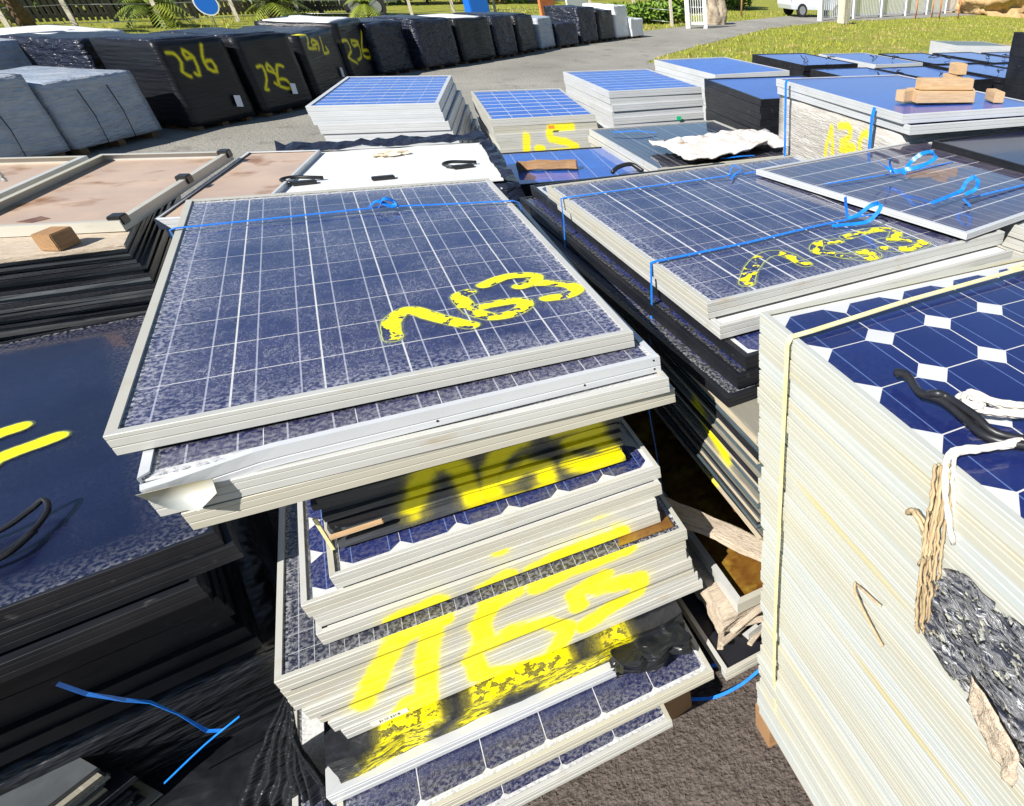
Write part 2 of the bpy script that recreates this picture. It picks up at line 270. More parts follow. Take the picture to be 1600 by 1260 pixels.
def paint_marks(root, mw, polys, rad, z, mat):
    """thin paint film in the shape of the strokes, lying on the glass; polys in world x, y"""
    inv = mw.inverted(); zc = mw.translation.z
    for k, poly in enumerate(polys):
        loc = [inv @ Vector((x, y, zc + z)) for x, y in poly]; pts = spline([(p.x, p.y, 0) for p in loc], 5)
        v = []; f = []; at = []; n = len(pts); wd = rad * 1.42
        for i, p in enumerate(pts):
            t = (pts[min(i + 1, n - 1)] - pts[max(i - 1, 0)]).normalized(); s = Vector((-t.y, t.x, 0)); zz = z + k * .00008 + i * .000006
            v += [(p.x + s.x * wd, p.y + s.y * wd, zz), (p.x, p.y, zz), (p.x - s.x * wd, p.y - s.y * wd, zz)]; at += [1.0, 0.0, 1.0]
            if i: a = (i - 1) * 3; b = i * 3; f += [(a, a + 1, b + 1, b), (a + 1, a + 2, b + 2, b + 1)]
        for e, sg in ((0, -1), (n - 1, 1)):
            p = pts[e]; t = (pts[min(e + 1, n - 1)] - pts[max(e - 1, 0)]).normalized() * sg; a0 = math.atan2(t.y, t.x); idx = []
            zz = v[e * 3 + 1][2]; L_, R_ = (e * 3 + 2, e * 3) if sg > 0 else (e * 3, e * 3 + 2)
            for q in range(1, 7):
                an = a0 - math.pi / 2 + math.pi * q / 7; idx.append(len(v)); v.append((p.x + wd * math.cos(an), p.y + wd * math.sin(an), zz)); at.append(1.0)
            rg_ = [L_] + idx + [R_]
            f += [(e * 3 + 1, rg_[q], rg_[q + 1]) for q in range(len(rg_) - 1)]
        me = mesh('paint_mark', v, f, mat); at_ = me.attributes.new('rim', 'FLOAT', 'POINT'); at_.data.foreach_set('value', at)
        ob('paint_mark', me, root)
def cell_mat(name, c1, c2, nb=2, barcol=(.30, .31, .36), size=.156, scale=30, bw=.0011, fingers=False):
    m, g = newmat(name); o = g.obj(); x = g.sep(o)[0]
    col = g.mix(g.ramp(g.noise(g.vm('ADD', o, g.comb(g.math('MULTIPLY', g.rand(), 9.0), 0.0, 0.0)), scale, 3, .6), .35, .65), c1, c2)
    col = g.mix(g.math('MULTIPLY', g.rand(), .35), col, (c1[0] * .6, c1[1] * .6, c1[2] * .7))
    if nb:
        k = size / nb
        fx = g.math('FRACT', g.math('ADD', g.math('DIVIDE', x, k), 8.0 if nb % 2 == 0 else 8.5))
        db = g.math('ABSOLUTE', g.math('SUBTRACT', fx, .5))
        col = g.mix(g.math('LESS_THAN', db, bw / k), col, barcol)
    MT[name] = m
    return fin(g, g.bsdf(col, .35))
cell_mat('cell_poly', (.010, .012, .068), (.018, .021, .100), bw=.0016, barcol=(.34, .35, .42))
cell_mat('cell_mono', (.007, .015, .105), (.009, .020, .130), scale=6, barcol=(.10, .16, .36))
cell_mat('cell_sky_tint', (.006, .085, .46), (.012, .12, .56), scale=6, nb=0)  # sky reflection tinted into the cell colour of the back stacks
cell_mat('cell_plain', (.010, .014, .060), (.018, .022, .085), nb=0)
cell_mat('cell_dark', (.010, .011, .024), (.018, .018, .034), nb=3, size=.125)

def ground_asphalt(nm, ca, cb, cc):
    m, g = newmat(nm); p = g.pos()
    n1 = g.noise(p, 55, 4, .7); n2 = g.noise(p, .35, 4, .6); v = g.new('ShaderNodeTexVoronoi', {'Vector': p, 'Scale': 85.0}).outputs['Distance']
    col = g.mix(g.ramp(n1, .3, .7), ca, cb)
    col = g.mix(g.ramp(n2, .35, .7), col, cc)
    wet = g.ramp(g.noise(p, 1.7, 3, .6), .58, .72)
    col = g.mix(g.math('MULTIPLY', wet, .45), col, (.05, .04, .034))
    h = g.math('ADD', g.math('MULTIPLY', v, .35), g.math('ADD', n1, g.math('MULTIPLY', g.noise(p, 17, 3, .6), 2.2)))
    return fin(g, g.bsdf(col, .85, 0, g.bump(h, .9, .012)))
MT['asphalt'] = ground_asphalt('asphalt', (.17, .16, .135), (.28, .265, .225), (.33, .31, .265)); MT['gravel'] = ground_asphalt('gravel', (.038, .030, .026), (.15, .12, .10), (.10, .078, .064))
def ground_grass():
    m, g = newmat('grass_ground'); p = g.pos()
    col = g.mix(g.ramp(g.noise(p, 1.1, 5, .65), .35, .65), (.16, .20, .012), (.32, .31, .025))
    col = g.mix(g.ramp(g.noise(p, 7, 4, .6), .45, .7), col, (.30, .29, .05))
    s = g.sep(p)
    dry = g.math('ADD', g.noise(p, .38, 4, .6), g.ramp(g.math('SUBTRACT', s[1], g.math('MULTIPLY', s[0], .55)), 6.0, 15.0, .16, -.14))
    col = g.mix(g.ramp(dry, .50, .66), col, (.42, .29, .13))
    return fin(g, g.bsdf(col, .95, 0, g.bump(g.noise(p, 16, 4, .7), 1.0, .06)))
MT['grass_ground'] = ground_grass()
def barcode():
    m, g = newmat('barcode_print'); o = g.obj(); s = g.sep(o)
    st = g.math('GREATER_THAN', g.noise(g.comb(g.math('MULTIPLY', s[0], 420.0), 0.0, 0.0), 1.0, 1), .5)
    win = g.math('MULTIPLY', g.math('LESS_THAN', g.math('ABSOLUTE', s[0]), .026), g.math('LESS_THAN', g.math('ABSOLUTE', g.math('ADD', s[2], .001)), .0045))
    return fin(g, g.bsdf(g.mix(g.math('MULTIPLY', st, win), (.74, .74, .70), (.03, .03, .03)), .5))
MT['barcode'] = barcode()

# ------------------------------------------------------------------ mesh helpers
def mesh(name, verts, faces, mat, smooth=False):
    me = bpy.data.meshes.new(name); me.from_pydata([tuple(v) for v in verts], [], faces)
    me.materials.append(MT[mat]); me.update()
    if smooth: me.polygons.foreach_set('use_smooth', [True] * len(me.polygons))
    return me
def ob(name, me, parent=None, mw=None, **props):
    o = bpy.data.objects.new(name, me); COL.objects.link(o)
    if parent is not None: o.parent = parent
    if mw is not None:
        if parent is not None: o.matrix_local = mw
        else: o.matrix_world = mw
    for k, v in props.items(): o[k] = v
    return o
def tag(o, label, cat, group=None):
    o['label'] = label; o['category'] = cat
    if group: o['group'] = group
    return o
def empty(name, mw, label, cat, group=None):
    o = ob(name, None, None, mw); o.empty_display_size = .05
    return tag(o, label, cat, group)
def T(x, y, z, yaw=0, rx=0, ry=0):
    return Matrix.Translation((x, y, z)) @ Matrix.Rotation(R(yaw), 4, 'Z') @ Matrix.Rotation(R(ry), 4, 'Y') @ Matrix.Rotation(R(rx), 4, 'X')
BOXF = [(0, 3, 2, 1), (4, 5, 6, 7), (0, 1, 5, 4), (1, 2, 6, 5), (2, 3, 7, 6), (3, 0, 4, 7)]
def boxv(x0, x1, y0, y1, z0, z1): return [(x0, y0, z0), (x1, y0, z0), (x1, y1, z0), (x0, y1, z0), (x0, y0, z1), (x1, y0, z1), (x1, y1, z1), (x0, y1, z1)]
def box(name, mat, x0, x1, y0, y1, z0, z1): return mesh(name, boxv(x0, x1, y0, y1, z0, z1), BOXF, mat)
class Acc:
    def __init__(s): s.v = []; s.f = []
    def add(s, v, f): n = len(s.v); s.v += [tuple(p) for p in v]; s.f += [tuple(i + n for i in q) for q in f]
    def box(s, *a): s.add(boxv(*a), BOXF)
    def me(s, name, mat, smooth=False): return mesh(name, s.v, s.f, mat, smooth)
def bevbox(name, mat, x0, x1, y0, y1, z0, z1, b=.004, jit=0.0, seed=0, cuts=0):
    bm = bmesh.new(); bmesh.ops.create_cube(bm, size=1)
    for v in bm.verts: v.co = Vector(((x0 + x1) / 2 + v.co.x * (x1 - x0), (y0 + y1) / 2 + v.co.y * (y1 - y0), (z0 + z1) / 2 + v.co.z * (z1 - z0)))
    if cuts: bmesh.ops.subdivide_edges(bm, edges=bm.edges[:], cuts=cuts, use_grid_fill=True)
    if b: bmesh.ops.bevel(bm, geom=[e for e in bm.edges if cuts == 0 or e.calc_face_angle(0) > 1], offset=b, segments=2, affect='EDGES')
    if jit:
        for v in bm.verts: v.co += Vector(mnoise.noise_vector(v.co * 9 + Vector((seed * 3.1, 0, 0)))) * jit
    me = bpy.data.meshes.new(name); bm.to_mesh(me); bm.free(); me.materials.append(MT[mat]); return me
def tube(pts, r, mat, name='tube', n=7, closed=False):
    pts = [Vector(p) for p in pts]; v = []; f = []
    up = Vector((0, 0, 1))
    for i, p in enumerate(pts):
        a = pts[max(i - 1, 0)]; b = pts[min(i + 1, len(pts) - 1)]; t = (b - a).normalized()
        s = t.cross(up); s = s.normalized() if s.length > 1e-4 else Vector((1, 0, 0)); u = s.cross(t)
        rr = r[i] if isinstance(r, (list, tuple)) else r
        for k in range(n):
            q = 2 * math.pi * k / n; v.append(p + s * math.cos(q) * rr + u * math.sin(q) * rr)
    for i in range(len(pts) - 1):
        for k in range(n): f.append((i * n + k, i * n + (k + 1) % n, (i + 1) * n + (k + 1) % n, (i + 1) * n + k))
    f.append(tuple(range(n))[::-1]); f.append(tuple(range((len(pts) - 1) * n, len(pts) * n)))
    return mesh(name, v, f, mat, True)
def cyl(pts, r, mat, name, n=20):
    me = tube(pts, r, mat, name, n); me.polygons.foreach_set('use_smooth', [False] * len(me.polygons)); return me
def spline(pts, m=6):
    P = [Vector(p) for p in pts]; P = [P[0] * 2 - P[1]] + P + [P[-1] * 2 - P[-2]]; out = []
    for i in range(1, len(P) - 2):
        for k in range(m):
            t = k / m; a, b, c, d = P[i - 1], P[i], P[i + 1], P[i + 2]
            out.append(.5 * ((2 * b) + (c - a) * t + (2 * a - 5 * b + 4 * c - d) * t * t + (3 * b - a - 3 * c + d) * t ** 3))
    out.append(P[-2]); return out
def ribbon(pts, wid, mat, side=None, name='strap', th=.0009):
    """flat strap along points; side = list or one vector across the strap"""
    pts = [Vector(p) for p in pts]; v = []; f = []
    for i, p in enumerate(pts):
        a = pts[max(i - 1, 0)]; b = pts[min(i + 1, len(pts) - 1)]; t = (b - a).normalized()
        s = Vector(side[i] if isinstance(side, list) else side); s = (s - t * s.dot(t)).normalized(); nn = t.cross(s) * th
        v += [p - s * wid / 2 - nn, p + s * wid / 2 - nn, p + s * wid / 2 + nn, p - s * wid / 2 + nn]
    for i in range(len(pts) - 1):
        for k in range(4): f.append((i * 4 + k, i * 4 + (k + 1) % 4, i * 4 + 4 + (k + 1) % 4, i * 4 + 4 + k))
    f += [(3, 2, 1, 0), tuple(range(len(v) - 4, len(v)))]
    return mesh(name, v, f, mat)
def lump(name, mat, sx, sy, sz, amp=.3, fr=3.0, sub=3, seed=0, flat=False):
    bm = bmesh.new(); bmesh.ops.create_icosphere(bm, subdivisions=sub, radius=1)
    for v in bm.verts:
        d = 1 + amp * mnoise.fractal(v.co * fr + Vector((seed * 7.7, seed, 0)), 1.0, 2.0, 4)
        v.co = Vector((v.co.x * sx * d, v.co.y * sy * d, max(v.co.z, -.35) * sz * d))
    me = bpy.data.meshes.new(name); bm.to_mesh(me); bm.free(); me.materials.append(MT[mat])
    if not flat: me.polygons.foreach_set('use_smooth', [True] * len(me.polygons))
    return me

ORD = ['topmost', 'second from the top', 'third from the top', 'fourth from the top', 'fifth from the top', 'sixth from the top', 'seventh from the top', 'eighth from the top', 'ninth from the top', 'tenth from the top']
TEEN = ['eleventh', 'twelfth', 'thirteenth', 'fourteenth', 'fifteenth', 'sixteenth', 'seventeenth', 'eighteenth', 'nineteenth', 'twentieth']
UN = ['first', 'second', 'third', 'fourth', 'fifth', 'sixth', 'seventh', 'eighth', 'ninth']
def nth(i):
    if i < 10: return ORD[i]
    if i < 20: return TEEN[i - 10] + ' from the top'
    if i < 29: return 'twenty-' + UN[i - 20] + ' from the top'
    if i == 29: return 'thirtieth from the top'
    if i == 39: return 'fortieth from the top'
    return 'thirty-' + UN[i - 30] + ' from the top'

# ------------------------------------------------------------------ solar panels
_rc = {}
def rail_mesh(L, h, mat, lip=.014, tray=False):
    k = (round(L, 3), round(h, 4), mat, lip, tray)
    if k in _rc: return _rc[k]
    g = .0016
    if tray: prof = [(0, 0), (0, h), (.022, h), (.022, h - .002), (.003, h - .002), (.003, 0)]
    else: prof = [(0, 0), (0, .34 * h), (g, .36 * h), (g, .40 * h), (0, .42 * h), (0, .74 * h), (g * .7, .755 * h), (g * .7, .785 * h), (0, .80 * h), (0, h - .0012), (.0012, h), (lip, h), (lip, h - .004), (.004, h - .004), (.004, .0025), (.028, .0025), (.028, 0)]
    n = len(prof); v = []
    for sx in (-1, 1):
        for (y, z) in prof: v.append((sx * (L / 2 - y - .0002), y, z))
    f = [(i, (i + 1) % n, n + (i + 1) % n, n + i) for i in range(n)]
    f += [tuple(range(n))[::-1], tuple(range(n, 2 * n))]
    _rc[k] = mesh('frame_rail', v, f, mat); return _rc[k]
_cc = {}
def cell_mesh(s, cut, mat):
    k = (round(s, 4), cut, mat)
    if k in _cc: return _cc[k]
    h = s / 2; c = cut
    ring = [(-h + c, -h), (h - c, -h), (h, -h + c), (h, h - c), (h - c, h), (-h + c, h), (-h, h - c), (-h, -h + c)] if c else [(-h, -h), (h, -h), (h, h), (-h, h)]
    n = len(ring); v = [(x, y, 0) for x, y in ring] + [(x, y, .0004) for x, y in ring]
    f = [tuple(range(n, 2 * n))] + [(i, (i + 1) % n, n + (i + 1) % n, n + i) for i in range(n)]
    _cc[k] = mesh('cell', v, f, mat); return _cc[k]
_bc = {}
def quad_mesh(w_, l_, mat, nm):
    k = (round(w_, 3), round(l_, 3), mat, nm)
    if k not in _bc: _bc[k] = mesh(nm, [(-w_ / 2, -l_ / 2, 0), (w_ / 2, -l_ / 2, 0), (w_ / 2, l_ / 2, 0), (-w_ / 2, l_ / 2, 0)], [(0, 1, 2, 3)], mat)
    return _bc[k]
def slab_mesh(w_, l_, t_, mat, nm):
    k = (round(w_, 3), round(l_, 3), t_, mat, nm)
    if k not in _bc: _bc[k] = box(nm, mat, -w_ / 2, w_ / 2, -l_ / 2, l_ / 2, 0, t_)
    return _bc[k]
def panel(mw, W, L, h, label, group, frame='aluminium', back='backsheet_white', glass=None, cells=None, lip=.014, tray=False, norails=(), name='solar_module'):
    """mw places the middle of the underside"""
    root = empty(name, mw, label, 'solar panel', group)
    mx, my = rail_mesh(W, h, frame, lip, tray), rail_mesh(L, h, frame, lip, tray)
    for k, (me, m) in enumerate(((mx, T(0, -L / 2, 0)), (mx, T(0, L / 2, 0, 180)), (my, T(-W / 2, 0, 0, -90)), (my, T(W / 2, 0, 0, 90)))):
        if k not in norails: ob('frame_rail', me, root, m)
    iw, il = W - .009, L - .009
    zb = .004 if tray else h - .0125
    ob('backsheet', slab_mesh(iw, il, .004, back, 'backsheet'), root, T(0, 0, zb))
    if cells:
        nx, ny, px, py, s, cut, mat, keep = cells[:8]; sy = Matrix.Diagonal((1, cells[8], 1, 1)) if len(cells) > 8 else Matrix()
        cm = cell_mesh(s, cut, mat)
        for i in range(nx):
            for j in range(ny):
                if keep is None or keep(i, j): ob('cell', cm, root, T((i - (nx - 1) / 2) * px, (j - (ny - 1) / 2) * py, zb + .0043) @ sy)
    if glass: ob('glass', quad_mesh(iw, il, glass, 'glass'), root, T(0, 0, h - .0048))
    return root
def stack(desc, look, group, M, n, W, L, h, start=0, dx=.004, dy=.01, dyaw=.3, seed=1, spread=None, **kw):
    """n alike panels below each other, M at the top face of the uppermost; start = ordinal of the first"""
    r = random.Random(seed); out = []
    for i in range(n):
        ox, oy = r.uniform(-dx, dx), r.uniform(-dy, dy)
        if spread: ox += spread(i)[0]; oy += spread(i)[1]
        out.append(panel(M @ T(ox, oy, -(i + 1) * (h + .0006), r.uniform(-dyaw, dyaw)), W, L, h, '%s, %s %s' % (look, nth(start + i), desc), group, **kw))
    return out
def laminates(desc, look, group, M, n, W, L, t, mat, start=0, seed=1, jx=.004, jy=.006, jyaw=.4, gap=.0012):
    r = random.Random(seed)
    for i in range(n):
        a = Acc(); nn = 9                                   # slightly wavy sheet
        wv = r.uniform(0, 6); am = r.uniform(.0002, .0008)
        xs = [-W / 2 + W * k / nn for k in range(nn + 1)]
        v = []
        for z in (0, t):
            for y in (-L / 2, L / 2):
                for k, x in enumerate(xs): v.append((x, y + r.uniform(-.0015, .0015), z + am * math.sin(wv + k)))
        m = nn + 1; f = []
        for k in range(nn):
            A, B, C_, D = k, m + k, 2 * m + k, 3 * m + k
            f += [(A, B, B + 1, A + 1), (C_, C_ + 1, D + 1, D), (A, A + 1, C_ + 1, C_), (B, D, D + 1, B + 1)]
        f += [(0, 2 * m, 3 * m, m), (m - 1, 2 * m - 1, 4 * m - 1, 3 * m - 1)]
        o = ob('solar_laminate', mesh('solar_laminate', v, f, mat if isinstance(mat, str) else mat[(i + r.choice((0, 0, 1))) % len(mat)]), None, M @ T(r.uniform(-jx, jx), r.uniform(-jy, jy), -(i + 1) * (t + gap), r.uniform(-jyaw, jyaw)))
        tag(o, '%s, %s %s' % (look, nth(start + i), desc), 'solar panel', group)
def film_box(name, mat, W, D, H, amp=.02, cuts=9, seed=0, fr=2.2, rnd_=.03):
    """load wrapped in film: origin at the front left foot, x along the front, y to the rear"""
    bm = bmesh.new(); bmesh.ops.create_cube(bm, size=1); bmesh.ops.subdivide_edges(bm, edges=bm.edges[:], cuts=cuts, use_grid_fill=True)
    for v in bm.verts:
        p = Vector(((v.co.x + .5) * W, (v.co.y + .5) * D, (v.co.z + .5) * H)); c = Vector((W / 2, D / 2, H / 2))
        q = Vector((min(max(p.x, rnd_), W - rnd_), min(max(p.y, rnd_), D - rnd_), min(max(p.z, rnd_), H - rnd_)))
        d = p - q
        if d.length > 1e-6: p = q + d.normalized() * rnd_
        nz = Vector(mnoise.noise_vector(Vector((p.x * fr, p.y * fr, p.z * fr * 2)) + Vector((seed * 5.3, 0, 0))))
        p += nz * amp * (0.4 + .6 * min(1, p.z / H * 2)); p.z = max(p.z, 0.0)
        v.co = p
    me = bpy.data.meshes.new(name); bm.to_mesh(me); bm.free(); me.materials.append(MT[mat]); me.polygons.foreach_set('use_smooth', [True] * len(me.polygons))
    return me
_pc = {}
def pallet(mw, W, D, label, group='wooden pallets under the loads', mat='wood'):
    """origin at the middle of the underside, height 0.144"""
    root = empty('wooden_pallet', mw, label, 'pallet', group)
    k = (round(W, 2), round(D, 2), mat)
    if k not in _pc:
        _pc[k] = (bevbox('deck_board', mat, -W / 2, W / 2, -.05, .05, 0, .02, .002), bevbox('block', mat, -.05, .05, -.07, .07, 0, .082, .002), bevbox('runner', mat, -.05, .05, -D / 2, D / 2, 0, .02, .002))
    db, bl, ru = _pc[k]
    for j in range(5): ob('deck_board', db, root, T(0, -D / 2 + .05 + j * (D - .1) / 4, .124))
    for x in (-W / 2 + .05, 0, W / 2 - .05):
        ob('runner', ru, root, T(x, 0, 0))
        for y in (-D / 2 + .07, 0, D / 2 - .07): ob('block', bl, root, T(x, y, .021))
        ob('runner', ru, root, T(x, 0, .1035))
    return root

# ------------------------------------------------------------------ the setting
def sheet(name, pts, z, mat, kind='structure'):
    return ob(name, mesh(name, [(x, y, z) for x, y in pts], [tuple(range(len(pts)))], mat), kind=kind)
ob('ground', mesh('ground', [(-300, -100, -.006), (400, -100, -.006), (400, 600, -.006), (-300, 600, -.006)], [(0, 1, 2, 3)], 'grass_ground'), kind='structure')
# worn yard surface with fine stones near the camera
yard = [(-40, -15), (40, -15), (40, 2), (20, 9.5), (12.0, 14.3), (8.2, 17.3), (6.7, 19.0), (7.6, 20.3), (10.4, 23.5), (16.4, 29.9), (22.5, 34.4), (30, 37.5), (60, 52), (60, 56), (30, 41), (22.2, 38.4), (13.3, 31.2), (8.6, 27.2), (2.0, 21.0), (-3.2, 15.6), (-8, 10), (-40, -5)]
sheet('yard_asphalt', yard, 0.0, 'asphalt')
sheet('gravel_ground', [(-4, -4), (4, -4), (4.2, 2), (3.6, 5.2), (1.5, 5.9), (-1, 5.6), (-3.8, 5.0), (-4.3, 1)], .004, 'gravel')

# ------------------------------------------------------------------ stack A: the tall uneven stack in the middle
GA = 'panels of the uneven middle stack'
front = lambda i, j: j == 0
ring = lambda nx: (lambda i, j: j == 0 or i == 0)
TA = T(-.12, 2.25, 1.338, 1.9, -.3, 1.5)
p_ = panel(TA @ T(0, 0, -.042), .99, 1.65, .042, 'dusty blue solar panel with flaking yellow 163 lying on top of the middle stack', GA, glass='glass_dusty', cells=(6, 10, .1595, .1595, .1550, 0, 'cell_poly', None), lip=.018)
paint_marks(p_, TA @ T(0, 0, -.042), ST['A1'], .021, .0381, 'paint_flaked')
MA2 = T(-.095, 2.165, 1.2535, 2.6, -.2, 1.2)
a2 = panel(MA2, .99, 1.65, .042, 'silver panel with a bent torn front corner, second in the middle stack', GA, frame='aluminium_clean', glass='glass_worn', cells=(6, 10, .158, .1595, .1555, 0, 'cell_poly', front), lip=.016, norails=(0,))
# its front rail: straight to the right, folded down at the left corner
prof = [(0, 0), (0, .014), (.0016, .0150), (.0016, .0168), (0, .018), (0, .0415), (.016, .042), (.016, .038), (.004, .038), (.004, .0025), (.026, .0025), (.026, 0)]
n = len(prof); v = []; f = []
path = [(-.497, -.014, -.016, 20), (-.46, -.012, -.014, 17), (-.42, -.008, -.010, 12), (-.37, -.004, -.005, 6), (-.33, -.001, -.001, 2), (-.29, 0, 0, 0), (.10, 0, 0, 0), (.495, 0, 0, 0)]
for x, dy, dz, tw in path:
    for (y, z) in prof:
        c, s = math.cos(R(tw)), math.sin(R(tw)); zz = z - .042
        v.append((x, -.825 + dy + y * c - zz * s * .6, .042 + dz + y * s * .5 + zz * c))
for i in range(len(path) - 1):
    for k in range(n): f.append((i * n + k, i * n + (k + 1) % n, (i + 1) * n + (k + 1) % n, (i + 1) * n + k))
f += [tuple(range(n))[::-1], tuple(range(len(v) - n, len(v)))]
for x_, z_ in ((.478, .034), (.478, .010), (.30, .012), (-.02, .012)): ob('screw_hole', cyl([(x_, -.8256, z_), (x_, -.822, z_)], .0028, 'plastic_black', 'screw_hole', 8), a2)
ob('bent_rail', mesh('bent_rail', v, f, 'aluminium_clean'), a2, label='front rail folded down at its left end')
# torn corner plate
ob('corner_plate', mesh('corner_plate', [(-.505, -.842, .02), (-.455, -.85, .024), (-.40, -.842, .016), (-.405, -.848, -.012), (-.44, -.858, -.034), (-.475, -.854, -.016),
    (-.505, -.839, .019), (-.455, -.847, .023), (-.40, -.839, .015), (-.405, -.845, -.013), (-.44, -.855, -.035), (-.475, -.851, -.017)],
    [(0, 1, 2, 3, 4, 5), (11, 10, 9, 8, 7, 6)] + [(i, (i + 1) % 6, 6 + (i + 1) % 6, 6 + i) for i in range(6)], 'aluminium_yellowed', True), a2)
panel(T(-.065, 2.145, 1.2105, .4, -.2, 1.0), 1.0, 1.65, .042, 'scuffed silver panel jutting out right, third in the middle stack', GA, glass='glass_worn', cells=(18, 10, .0527, .1595, .051, 0, 'cell_dark', front), lip=.016)
panel(T(-.055, 2.15, 1.168, 1.2, -.1, .8), .99, 1.65, .042, 'plain silver panel just above the black sheets of the middle stack', GA, lip=.016)
# frameless black laminates with yellow 163
laminates('of the middle stack black sheets', 'frameless yellow-sprayed black sheet', 'black panel sheets in the middle stack', T(-.03, 2.19, 1.166, .5), 13, .70, 1.5, .0155, 'laminate_edge_sprayed', seed=4, jx=.006, jy=.012)
ob('wood_strip', bevbox('wood_strip', 'wood_pale', -.055, .055, -.006, .006, 0, .010, .002, .002, 1), None, T(-.325, 1.422, .985, 3), label='thin splintered wood strip against the black sheets of the middle stack', category='wood strip')
ob('steel_angle', bevbox('steel_angle', 'strap_cream', -.004, .004, -.004, .004, 0, .10, .001), None, T(-.388, 1.43, .947), label='small cream upright at the left end of the black sheets', category='angle piece')
GB_ = (6, 12, .1265, .1265, .1245, .024, 'cell_mono')
panel(T(-.03, 2.14, .906, 2.2), .80, 1.58, .040, 'panel with eight-sided blue cells directly under the black sheets', GA, glass='glass_medium', cells=GB_ + (lambda i, j: j == 0 or i == 0,), lip=.012)
panel(T(-.062, 2.12, .865, 1.6), .86, 1.58, .040, 'panel with eight-sided blue cells showing along its left edge, middle stack', GA, glass='glass_medium', cells=(6, 11, .137, .137, .135, .026, 'cell_mono', lambda i, j: i == 0), lip=.012)
panel(T(-.06, 2.115, .824, .8), .83, 1.58, .040, 'yellowish silver panel, third of the narrow panels in the middle stack', GA, frame='aluminium_sprayed', lip=.012)
panel(T(-.07, 2.10, .783, 1.2), .84, 1.58, .040, 'dirty silver panel, lowest of the narrow panels in the middle stack', GA, frame='aluminium_sprayed', lip=.012)
TW = T(-.083, 2.085, .782, .7)
for i in range(7):
    pn = panel(TW @ T(rnd.uniform(-.006, .006) - (.0 if i < 3 else .012 * (i - 2) * -.6), rnd.uniform(-.008, .008), -(i + 1) * .0412, rnd.uniform(-.3, .3)), .99, 1.66, .0405,
          ('silver panel with a strip of small dark cells, uppermost behind the big yellow 163' if i == 0 else 'silver panel with a barcode label, lowest behind the big yellow 163' if i == 6 else 'silver panel behind the big yellow 163, %s of seven' % nth(i)), GA,
          frame='aluminium_sprayed', glass='glass_worn' if i == 0 else None, cells=(16, 27, .0602, .0602, .0585, 0, 'cell_dark', lambda a, b: b == 0 or a < 2) if i == 0 else None, lip=.014)
    if i == 0: ob('rusty_puddle', mesh('rusty_puddle', [(.30, -.80, .0395), (.468, -.80, .0395), (.468, -.55, .0395), (.38, -.62, .0395)], [(0, 1, 2, 3)], 'water_brown'), pn)
    if i == 6: ob('barcode_label', mesh('barcode_label', boxv(-.042, .042, -.0006, 0, -.009, .009), BOXF, 'barcode'), pn, T(-.395, -.8302, .016))
# crushed black film layer under the silver set
def crumple(name, mat, x0, x1, y0, y1, z0, z1, amp, fr, seed, cuts=14, label='', cat='plastic film'):
    bm = bmesh.new(); bmesh.ops.create_cube(bm, size=1); bmesh.ops.subdivide_edges(bm, edges=bm.edges[:], cuts=cuts, use_grid_fill=True)
    for v in bm.verts:
        p = Vector((x0 + (v.co.x + .5) * (x1 - x0), y0 + (v.co.y + .5) * (y1 - y0), z0 + (v.co.z + .5) * (z1 - z0)))
        nz = Vector(mnoise.noise_vector(p * fr + Vector((seed, 0, 0)))) + .5 * Vector(mnoise.noise_vector(p * fr * 2.7 + Vector((seed, 3, 0))))
        p += Vector((nz.x * amp, nz.y * amp, nz.z * amp * .35)); v.co = p
    me = bpy.data.meshes.new(name); bm.to_mesh(me); bm.free(); me.materials.append(MT[mat])
    return tag(ob(name, me), label, cat)
crumple('film_layer', 'film_black_sprayed', -.585, .36, 1.20, 2.6, .405, .488, .016, 9, 2, 16, 'yellow-sprayed crushed black film squeezed below the silver panels')
o_ = crumple('film_bundle', 'film_black', .12, .345, 1.13, 1.28, .395, .46, .035, 14, 5, 9, 'crumpled black film bundle on the low panel beside the big 163')
# hanging film at the lower left
bm = bmesh.new(); bmesh.ops.create_grid(bm, x_segments=70, y_segments=26, size=.5)
for v_ in bm.verts:
    u, t_ = v_.co.x + .5, v_.co.y + .5      # u from the rear to the front, t_ from bottom (0) to top (1)
    top = Vector((-.615, 1.42, .60)).lerp(Vector((-.625, 1.27, .56)), u); bot = Vector((-1.0, 1.44, .05)).lerp(Vector((-.64, 1.19, .06)), u)
    p = bot.lerp(top, t_ ** .8); sp_ = (1 - t_) * .8 + .2
    pl = math.sin(u * 46 + 3 * mnoise.noise(Vector((u * 5, t_ * 2, 1)))) * .016 * sp_
    nz = Vector(mnoise.noise_vector(p * 11)) * .022 * sp_
    v_.co = p + Vector((-.6, -.8, 0)) * pl + nz
me = bpy.data.meshes.new('hanging_film'); bm.to_mesh(me); bm.free(); me.materials.append(MT['film_black'])
hf = tag(ob('hanging_film', me), 'pleated black film hanging from the lower left corner of the middle stack', 'plastic film')
me.polygons.foreach_set('use_smooth', [True] * len(me.polygons)); sm = hf.modifiers.new('thick', 'SOLIDIFY'); sm.thickness = .002
